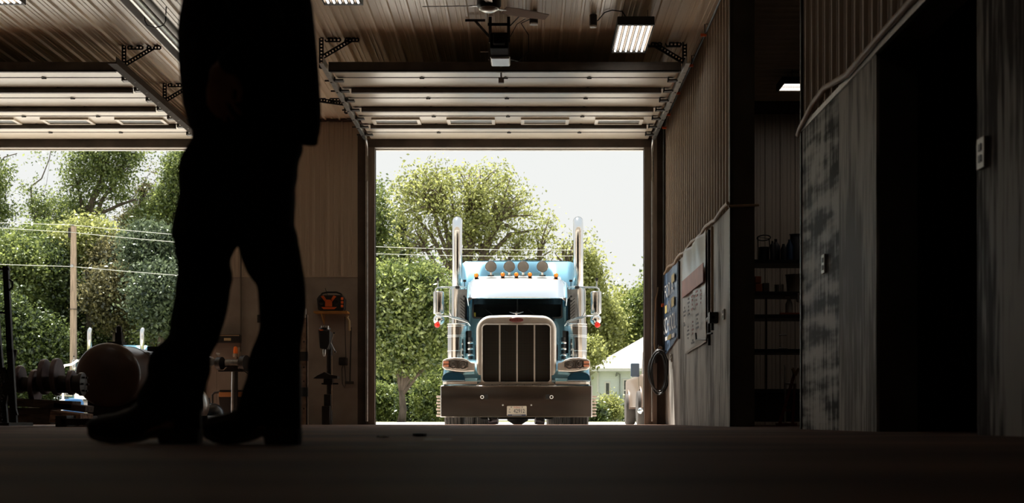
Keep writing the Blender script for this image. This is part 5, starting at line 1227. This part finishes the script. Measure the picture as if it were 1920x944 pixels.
# house
Yh = 66.0; X = lambda p: ax(p, Yh); Z = lambda p: az(p, Yh)
t = thing('house', 'small white clapboard house with a pale shingled hip roof beyond the truck', 'house', (X(1200), Yh, 0))
siding = bpy.data.materials.new('clapboard'); siding.use_nodes = True
nt = siding.node_tree; b_ = nt.nodes['Principled BSDF']; b_.inputs['Base Color'].default_value = (.80, .87, .90, 1); b_.inputs['Roughness'].default_value = .7
tc = nt.nodes.new('ShaderNodeTexCoord'); sp = nt.nodes.new('ShaderNodeSeparateXYZ'); mm = nt.nodes.new('ShaderNodeMath'); mm.operation = 'MULTIPLY'; mm.inputs[1].default_value = 9.0
fr_ = nt.nodes.new('ShaderNodeMath'); fr_.operation = 'FRACT'; bp = nt.nodes.new('ShaderNodeBump'); bp.inputs['Distance'].default_value = .03; bp.inputs['Strength'].default_value = 1
nt.links.new(tc.outputs['Object'], sp.inputs[0]); nt.links.new(sp.outputs['Z'], mm.inputs[0]); nt.links.new(mm.outputs[0], fr_.inputs[0]); nt.links.new(fr_.outputs[0], bp.inputs['Height']); nt.links.new(bp.outputs[0], b_.inputs['Normal'])
hx0, hx1, hy1, ze = X(1119), X(1119)+8.5, Yh+8, Z(692)
MB().bb(hx0, hx1, Yh, hy1, .3, ze).build('wall', siding, t)
MB().bb(hx0-.02, hx1, Yh-.02, hy1, -.05, .32).build('foundation', m_white, t)
ex = .45; zp = ze+2.55; mx = (hx0+hx1)/2; my = (Yh+hy1)/2
rf = MB().add([(hx0-ex, Yh-ex, ze), (hx1+ex, Yh-ex, ze), (hx1+ex, hy1+ex, ze), (hx0-ex, hy1+ex, ze), (mx-.3, my, zp), (mx+.3, my, zp), (hx0-ex, Yh-ex, ze-.12), (hx1+ex, Yh-ex, ze-.12), (hx1+ex, hy1+ex, ze-.12), (hx0-ex, hy1+ex, ze-.12)],
    [(0, 1, 5, 4), (1, 2, 5), (2, 3, 4, 5), (3, 0, 4), (0, 1, 7, 6), (1, 2, 8, 7), (2, 3, 9, 8), (3, 0, 6, 9), (6, 7, 8, 9)])
rf.build('roof', M('pale_shingles', (.34, .33, .31), .9, var=.12, scale=6, stretch=(.6, .6, 3)), t)
MB().bb(hx0-ex-.02, hx1+ex, Yh-ex-.05, Yh-ex, ze-.14, ze+.0).build('gutter', m_white, t)
def win(p0, p1, q0, q1):
    f = MB(); a, b, c, d = X(p0), X(p1), Z(q1), Z(q0)
    f.bb(a-.07, b+.07, Yh-.05, Yh, c-.07, c).bb(a-.07, b+.07, Yh-.05, Yh, d, d+.07).bb(a-.07, a, Yh-.05, Yh, c, d).bb(b, b+.07, Yh-.05, Yh, c, d)
    if q1-q0 > 25: f.bb(a, b, Yh-.05, Yh, (c+d)/2-.03, (c+d)/2+.03)
    fr = f.build('window', m_white, t); MB().bb(a, b, Yh-.02, Yh-.005, c, d).build('pane', M('house_pane', (.04, .06, .06), .1, spec=.8), fr)
win(1136, 1142, 719, 740); win(1170, 1175, 714, 751); win(1215, 1225, 714, 748)
MB().bb(X(1160), X(1165), Yh-.15, Yh, Z(752), Z(741)).bb(X(1147), X(1150), Yh-.1, Yh, Z(748), Z(742)).build('meter_box', M('meter_grey', (.30, .42, .42), .5), t)
MB().tube([(X(1162), Yh-.06, Z(741)), (X(1162), Yh-.06, Z(702)), (X(1156), Yh-.06, Z(700)), (X(1154), Yh-.2, Z(706)), (X(1158), Yh-.2, Z(703))], .03, 6).build('service_conduit', M('conduit_grey', (.3, .32, .32), .5), t, smooth=50)
MB().tube([(hx0+.05, Yh-.06, .2), (hx0+.05, Yh-.06, ze-.2), (hx0-.3, Yh-.3, ze-.05)], .05, 8).build('downspout', m_white, t)

# utility pole and wires
Yu = 60.0; up = (ax(137.5, Yu), Yu)
t = thing('utility_pole', 'weathered wooden utility pole seen through the left door', 'pole', (up[0], Yu, 0))
MB().tube([(up[0], Yu, -.2), (up[0]+.01, Yu, az(425, Yu))], [.165, .125], 16).build('pole_shaft', m_polewood, t, smooth=40)
MB().bb(up[0]-.2, up[0]-.1, Yu-.1, Yu+.1, az(446, Yu), az(428, Yu)).cyl((up[0]-.02, Yu, az(425, Yu)), (0, 0, 1), .05, .1, 10).build('insulator', m_castblack, t)
MB().cyl((up[0], Yu-.16, az(500, Yu)), (0, -1, 0), .07, .04, 12).build('tag_plate', m_galv, t)
MB().bb(up[0]-.17, up[0]+.17, Yu-.17, Yu+.17, az(581, Yu), az(580, Yu)).build('strap', m_darkmetal, t)
wm = M('wire_aluminium', (.75, .75, .70), .5)
for (p0, q0), (p1, q1), (p2, q2), sg, lab in (((-60, 417), (137, 423), (1082, 470), 13, 'topmost overhead wire running right from the utility pole'), ((-60, 425), (137, 437), (1082, 481), 14, 'second overhead wire below the topmost one on the utility pole'), ((-60, 495), (137, 501), (1082, 548), 10, 'lowest overhead wire crossing the middle of the utility pole')):
    pts = []
    for (a, b), (c, d), n_ in (((p0, q0), (p1, q1), 6), ((p1, q1), (p2, q2), 24)):
        for k in range(n_+1):
            u = k/n_; sag = sg*4*u*(1-u) if n_ == 24 else 0
            pts.append((ax(a+(c-a)*u, Yu), Yu-.14, az(b+(d-b)*u+sag, Yu)))
    o = MB().tube(pts, .011, 5).build('power_line', wm, smooth=60); tag(o, lab, 'wire', 'overhead wires')
o = MB().tube([(ax(1082, Yu), Yu, -.1), (ax(1082, Yu), Yu, az(468, Yu))], .11, 12).build('utility_pole', m_polewood, smooth=60); tag(o, 'second utility pole hidden behind the right exhaust stack of the parked truck', 'pole')

# odds and ends behind the tank
t = thing('white_drum', 'white drum lying on its side outside, low behind the crankshaft', 'drum', (ax(117, 34), 34, 0))
MB().lathe([(.05, 0), (.19, 0), (.2, .03), (.2, .5), (.19, .53), (.05, .53)], (ax(116, 34), 34, .40), (.3, 1, 0), 24).build('drum_body', m_white, t, smooth=40)
MB().bb(ax(117, 34)-.2, ax(117, 34)+.2, 34.1, 34.5, -.15, .24).build('drum_cradle', m_darkwood, t)
o = MB().lathe([(.22, 0), (.24, .02), (.24, .6), (.2, .68), (.05, .7)], (ax(138, 33), 33, -.1), (0, 0, 1), 20).build('blue_drum', M('blue_drum_plastic', (.03, .12, .28), .35), smooth=40); tag(o, 'blue drum standing outside right of the white drum', 'drum')
t = thing('white_rail_fence', 'low white board fence outside seen under the brown tank', 'fence', (ax(165, 44), 44, 0))
for z in (.35, .75): MB().bb(ax(140, 44), ax(215, 44), 44, 44.05, z, z+.2).build('board', m_white, t)
for px in (142, 172, 212): MB().bb(ax(px, 44)-.07, ax(px, 44)+.07, 44.05, 44.15, -.05, 1.05).build('fence_post', M('cream_post', (.6, .52, .38), .6), t)
o = MB().tube([(ax(118, 40), 40, -.05), (ax(118, 40), 40, az(692, 40)), (ax(121, 40), 40, az(686, 40)), (ax(134, 40), 40, az(684, 40)), (ax(146, 40), 40, az(676, 40))], .035, 10).build('bent_rail', m_white, smooth=60); tag(o, 'bent white pipe rail standing outside left of the tank', 'rail')

# ------------------------------------------------------------------ vegetation
rng = np.random.default_rng(11)
def leaves(centers, spread, per, size, flat=.55):
    n = len(centers)*per
    c = np.repeat(np.asarray(centers), per, 0)+rng.normal(0, 1, (n, 3))*np.repeat(np.asarray(spread)[:, None], per, 0)*np.array([1, 1, .75])
    d = rng.normal(0, 1, (n, 3)); d /= np.linalg.norm(d, axis=1)[:, None]
    u = rng.normal(0, 1, (n, 3)); u -= d*(u*d).sum(1)[:, None]; u /= np.linalg.norm(u, axis=1)[:, None]
    s = size*rng.uniform(.6, 1.35, (n, 1))
    v = np.empty((n, 4, 3)); v[:, 0] = c-d*s; v[:, 2] = c+d*s; v[:, 1] = c-u*s*flat; v[:, 3] = c+u*s*flat
    return v.reshape(-1, 3)
def leaf_obj(name, v, mat, parent):
    off = np.array(parent.get('_w', (0, 0, 0))); v = v-off
    n = len(v)//4; me = bpy.data.meshes.new(name)
    me.vertices.add(n*4); me.vertices.foreach_set('co', v.astype(np.float32).ravel())
    me.loops.add(n*4); me.loops.foreach_set('vertex_index', np.arange(n*4, dtype=np.int32))
    me.polygons.add(n); me.polygons.foreach_set('loop_start', np.arange(0, n*4, 4, dtype=np.int32)); me.polygons.foreach_set('loop_total', np.full(n, 4, np.int32))
    me.materials.append(mat); me.update(calc_edges=True); me.validate()
    o = bpy.data.objects.new(name, me); C.objects.link(o); o.parent = parent; return o
def tree(label, base, trunk_top, tr_r, blobs, mat, size=.11, per=70, csp=.34, nclu=120, nbr=40, fork=None, name='tree', cat='tree', group='trees beyond the yard', bark=None, shell=.55, limbs=()):
    """blobs: (x, y, z, rx, ry, rz, weight)"""
    t = thing(name, label, cat, base, group)
    wts = np.array([b[3]*b[4]*b[5]*b[6] for b in blobs], float); wts /= wts.sum(); cs = []
    for i in rng.choice(len(blobs), nclu, p=wts):
        x, y, z, rx, ry, rz, _ = blobs[i]; d = rng.normal(0, 1, 3); d /= np.linalg.norm(d)
        r = rng.uniform(shell**3, 1)**(1/3); q = np.array([x, y, z])+d*r*np.array([rx, ry, rz])
        if q[2] > base[2]+.15: cs.append(q)
    sp = rng.uniform(.7, 1.3, len(cs))*csp
    leaf_obj('foliage', leaves(cs, sp, per, size), mat, t)
    m = MB(); b = Vector(base); tt = Vector(trunk_top)
    m.tube([b, b+(tt-b)*.4+Vector((tr_r*.5, 0, 0)), tt], [tr_r*1.25, tr_r, tr_r*.75], 9)
    forks = [tt]+[Vector(f) for f in (fork or [])]
    for f in forks[1:]:
        mid = (tt+f)/2+Vector((0, 0, -.12*(f-tt).length)); m.tube([tt-(tt-b)*.15, mid, f], [tr_r*.6, tr_r*.45, tr_r*.28], 7)
    for pts, r0, r1 in limbs:
        n_ = len(pts); m.tube(pts, [r0+(r1-r0)*k/(n_-1) for k in range(n_)], 7)
    for k in rng.choice(len(cs), min(nbr, len(cs)), replace=False):
        e_ = Vector(cs[k]); f = min(forks, key=lambda q: (q-e_).length+ (0 if q.z < e_.z+.5 else 3)); d = e_-f
        mid = f+d*.5+Vector((rng.normal(0, .12)*d.length*.5, rng.normal(0, .1)*d.length*.5, .10*d.length))
        m.tube([f, f+(mid-f)*.5+Vector((0, 0, .03*d.length)), mid, e_], [tr_r*.30, tr_r*.2, tr_r*.13, tr_r*.05], 5)
    m.build('trunk', bark or m_bark, t, fixn=False, smooth=True)
    return t
lf_pale = leaf_mat('leaf_pale', (.18, .20, .05), (.58, .60, .22), .5)
lf_mid = leaf_mat('leaf_mid', (.05, .085, .02), (.38, .44, .135), .45)
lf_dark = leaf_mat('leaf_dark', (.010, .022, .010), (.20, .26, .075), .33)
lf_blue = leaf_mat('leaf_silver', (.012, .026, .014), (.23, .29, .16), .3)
lf_brown = leaf_mat('conifer_olive', (.025, .025, .01), (.33, .30, .14), .33)
def B(px, py, Y, rx, rz, w=1.0, ry=None): 
    k = Y/F; return (ax(px, Y), Y, az(py, Y), rx*k, (ry if ry else min(rx, rz)*k*.9), rz*k, w)
def T(px, Y, z=0): return (ax(px, Y), Y, z)
# big pale tree behind the truck
Y = 78
tree('large pale spreading tree behind the semi truck', T(868, Y), at(872, 560, Y), .38,
     [B(850, 385, Y, 112, 80), B(790, 370, Y, 62, 52), B(905, 360, Y, 85, 55), B(960, 420, Y, 88, 58), B(1045, 455, Y, 66, 38), B(890, 460, Y, 150, 50, .8), B(770, 440, Y, 45, 45, .5), B(1090, 480, Y, 28, 42, .8), B(880, 318, Y, 60, 18, 1.2)],
     lf_pale, size=.10, per=40, csp=.42, nclu=400, nbr=260, limbs=[([at(872, 560, Y), at(x0, 500, Y), at((x0+x1)/2, 440, Y), at(x1, y1, Y)], .22, .05) for x0, x1, y1 in ((850, 800, 350), (860, 845, 330), (880, 900, 330), (895, 960, 370), (840, 775, 400), (900, 1010, 430), (868, 880, 320))], fork=[at(800, 470, Y), at(850, 450, Y), at(905, 470, Y), at(960, 480, Y), at(830, 400, Y), at(885, 390, Y), at(1010, 490, Y), at(930, 420, Y), at(1060, 500, Y)], shell=.3)
tree('dark narrow spruce between the left jamb and the pale tree', T(752, 84), at(752, 400, 84), .18,
     [B(752, 400, 84, 5, 14), B(752, 430, 84, 12, 20), B(753, 465, 84, 18, 22), B(752, 520, 84, 24, 40)], lf_dark, size=.09, per=60, csp=.3, nclu=130, nbr=30, name='spruce')
tree('dark green tree at the left edge of the central door', T(700, 80), at(702, 480, 80), .3,
     [B(700, 380, 80, 24, 36), B(708, 420, 80, 26, 36), B(700, 470, 80, 34, 40), B(690, 540, 80, 50, 60)], lf_mid, size=.11, per=70, csp=.42, nclu=200, nbr=30)
# lawn tree with visible forked trunk
Y = 47
tree('leafy lawn tree with a forked trunk left of the semi truck', T(752, Y, -.05), at(753, 733, Y), .13,
     [B(760, 560, Y, 78, 55), B(735, 640, Y, 70, 60), B(800, 620, Y, 55, 70), B(770, 520, Y, 60, 38), B(725, 560, Y, 55, 60), B(820, 540, Y, 30, 50, .9), B(765, 690, Y, 62, 22, .35)],
     lf_mid, size=.075, per=75, csp=.26, nclu=420, nbr=50, fork=[at(742, 680, Y), at(757, 670, Y), at(772, 680, Y), at(792, 690, Y)], name='tree', shell=.35,
     limbs=[([at(752, 738, Y), at(768, 712, Y), at(785, 704, Y), at(798, 690, Y)], .07, .03), ([at(752, 735, Y), at(746, 700, Y), at(742, 670, Y)], .07, .04), ([at(753, 735, Y), at(762, 700, Y), at(771, 678, Y)], .06, .03)])
# behind it
def woods(label, px, py0, rx, rz, Y, mat, n=150, per=75, size=.10, csp=.4, extra=(), name='tree', top=None, nbr=22, group='dense woods beyond the yard'):
    zc = (788+py0)/2
    bl = [B(px, py0, Y, rx, rz)]+list(extra)
    return tree(label, T(px, Y), at(px, max(py0, 480), Y), .2, bl, mat, size=size, per=per, csp=csp, nclu=n, nbr=nbr, name=name, group=group, shell=.5)
woods('dense green tree behind the lawn tree, left part', 715, 640, 60, 130, 66, lf_dark, 200)
woods('dense green tree behind the lawn tree, beside the truck', 800, 640, 60, 120, 68, lf_mid, 200)
for px, py, rx, rz, Yb, mt, lab in ((715, 755, 26, 36, 58, lf_mid, 'bright shrub at the left jamb of the central door'), (745, 770, 22, 22, 60, lf_dark, 'dark low shrub behind the lawn tree trunk'), (775, 750, 24, 42, 57, lf_dark, 'slim dark shrub right of the lawn tree trunk'),
        (806, 745, 26, 48, 56, lf_mid, 'bright arching shrub beside the truck bumper'), (826, 760, 18, 34, 58, lf_pale, 'pale shrub right beside the truck tyre')):
    tree(lab, T(px, Yb, -.03), at(px, py, Yb), .04, [B(px, py, Yb, rx, rz)], mt, size=.07, per=70, csp=.22, nclu=90, nbr=14, name='shrub', cat='shrub', group='shrubs along the yard edge', shell=.2)
# right side
woods('tree standing behind the left end of the house roof', 1125, 620, 34, 60, 80, lf_pale, 150, size=.11)
woods('bushy tree behind the house, right of the stack', 1165, 590, 40, 48, 84, lf_pale, 170, size=.11, extra=[B(1195, 620, 84, 50, 60)])
woods('tree at the right jamb behind the house roof', 1205, 600, 34, 46, 82, lf_mid, 130, size=.11, extra=[B(1225, 560, 82, 40, 30)])
woods('tree behind the truck sleeper between the right stack and mirror', 1095, 540, 36, 62, 79, lf_pale, 130, size=.11)
woods('leafy low tree touching the left corner of the house roof', 1098, 664, 24, 26, 62, lf_pale, 60, size=.08, csp=.25)
woods('tall tree beyond the right jamb, out of the doorway view', 1290, 560, 80, 120, 85, lf_mid, 160, size=.12)
for px, py, rx, rz, Yb, mt, lab in ((1143, 768, 22, 24, 60, lf_pale, 'pale flowering bush in front of the house'), (1118, 778, 12, 14, 59, lf_dark, 'low dark bush by the truck side below the house'), (1183, 775, 14, 18, 62, lf_dark, 'dark bush against the house near the pickup')):
    tree(lab, T(px, Yb, -.03), at(px, py, Yb), .03, [B(px, py, Yb, rx, rz)], mt, size=.06, per=55, csp=.2, nclu=60, nbr=14, name='bush', cat='bush', group='bushes in front of the house', shell=.2)
# left door
Y = 86
tree('tall open tree seen through the left door, left of the utility pole top', T(68, Y), at(66, 425, Y), .10,
     [B(60, 345, Y, 20, 22, .8), B(95, 385, Y, 34, 30), B(50, 385, Y, 26, 24, .7), B(85, 300, Y, 16, 16, .5), B(100, 410, Y, 36, 22)], lf_mid, size=.085, per=34, csp=.30, nclu=95, nbr=40,
     limbs=[([at(68, 440, Y), at(60, 390, Y), at(58, 350, Y)], .10, .05), ([at(58, 350, Y), at(78, 335, Y), at(92, 300, Y), at(98, 270, Y)], .05, .02)])
tree('tree at the far left edge of the left door view', T(-20, Y), at(-14, 440, Y), .2,
     [B(2, 330, Y, 16, 30), B(-4, 420, Y, 26, 46), B(5, 300, Y, 30, 12, .5), B(-30, 380, Y, 40, 90)], lf_mid, size=.10, per=60, csp=.34, nclu=150, nbr=20, limbs=[([at(-10, 320, Y), at(8, 295, Y), at(32, 288, Y)], .05, .03)])
Y = 88
tree('big tree with an arching bare limb seen through the left door', T(165, Y), at(160, 395, Y), .28,
     [B(150, 310, Y, 26, 40), B(205, 300, Y, 50, 40), B(215, 345, Y, 44, 34), B(140, 350, Y, 30, 40), B(160, 395, Y, 40, 20), B(240, 290, Y, 30, 26, .7), B(200, 260, Y, 60, 30)], lf_mid, size=.10, per=52, csp=.38, nclu=260, nbr=70,
     fork=[at(180, 350, Y), at(195, 320, Y), at(145, 350, Y), at(225, 330, Y)],
     limbs=[([at(150, 400, Y), at(165, 390, Y), at(195, 398, Y), at(225, 384, Y), at(255, 374, Y)], .16, .08), ([at(155, 395, Y), at(175, 378, Y), at(192, 350, Y), at(200, 300, Y)], .12, .04), ([at(90, 420, Y), at(120, 408, Y), at(150, 398, Y)], .2, .16)])
tree('tall leafy tree touching the silhouette in the left door view', T(325, 87), at(325, 420, 87), .25,
     [B(330, 310, 87, 22, 34), B(318, 370, 87, 32, 40), B(290, 410, 87, 44, 34), B(345, 340, 87, 30, 60), B(300, 360, 87, 14, 24)], lf_mid, size=.095, per=60, csp=.34, nclu=230, nbr=40)
tree('pointed conifer behind the arching limb tree', T(268, 92), at(268, 350, 92), .15, [B(284, 330, 92, 5, 16), B(276, 380, 92, 16, 40), B(258, 430, 92, 32, 40)], lf_brown, size=.09, per=60, csp=.3, nclu=130, nbr=30, name='conifer')
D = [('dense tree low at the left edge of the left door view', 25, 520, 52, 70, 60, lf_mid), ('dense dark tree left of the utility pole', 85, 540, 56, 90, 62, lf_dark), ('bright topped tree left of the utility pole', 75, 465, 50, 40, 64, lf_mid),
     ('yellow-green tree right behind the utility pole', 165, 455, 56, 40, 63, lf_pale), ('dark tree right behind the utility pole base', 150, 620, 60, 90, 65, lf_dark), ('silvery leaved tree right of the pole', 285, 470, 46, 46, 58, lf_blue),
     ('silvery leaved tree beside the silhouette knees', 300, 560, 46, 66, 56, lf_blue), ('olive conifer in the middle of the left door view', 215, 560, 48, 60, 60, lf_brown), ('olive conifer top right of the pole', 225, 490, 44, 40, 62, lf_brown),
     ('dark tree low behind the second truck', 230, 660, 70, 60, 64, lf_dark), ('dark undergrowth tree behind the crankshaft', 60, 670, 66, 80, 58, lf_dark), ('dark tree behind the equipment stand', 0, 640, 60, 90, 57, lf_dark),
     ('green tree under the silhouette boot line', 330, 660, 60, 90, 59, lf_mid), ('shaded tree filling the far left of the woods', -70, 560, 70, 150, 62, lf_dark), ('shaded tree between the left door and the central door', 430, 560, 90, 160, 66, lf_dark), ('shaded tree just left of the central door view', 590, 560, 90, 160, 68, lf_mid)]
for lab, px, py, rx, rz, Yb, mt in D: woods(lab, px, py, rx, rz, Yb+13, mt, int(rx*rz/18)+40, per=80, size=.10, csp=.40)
# backdrop of woods
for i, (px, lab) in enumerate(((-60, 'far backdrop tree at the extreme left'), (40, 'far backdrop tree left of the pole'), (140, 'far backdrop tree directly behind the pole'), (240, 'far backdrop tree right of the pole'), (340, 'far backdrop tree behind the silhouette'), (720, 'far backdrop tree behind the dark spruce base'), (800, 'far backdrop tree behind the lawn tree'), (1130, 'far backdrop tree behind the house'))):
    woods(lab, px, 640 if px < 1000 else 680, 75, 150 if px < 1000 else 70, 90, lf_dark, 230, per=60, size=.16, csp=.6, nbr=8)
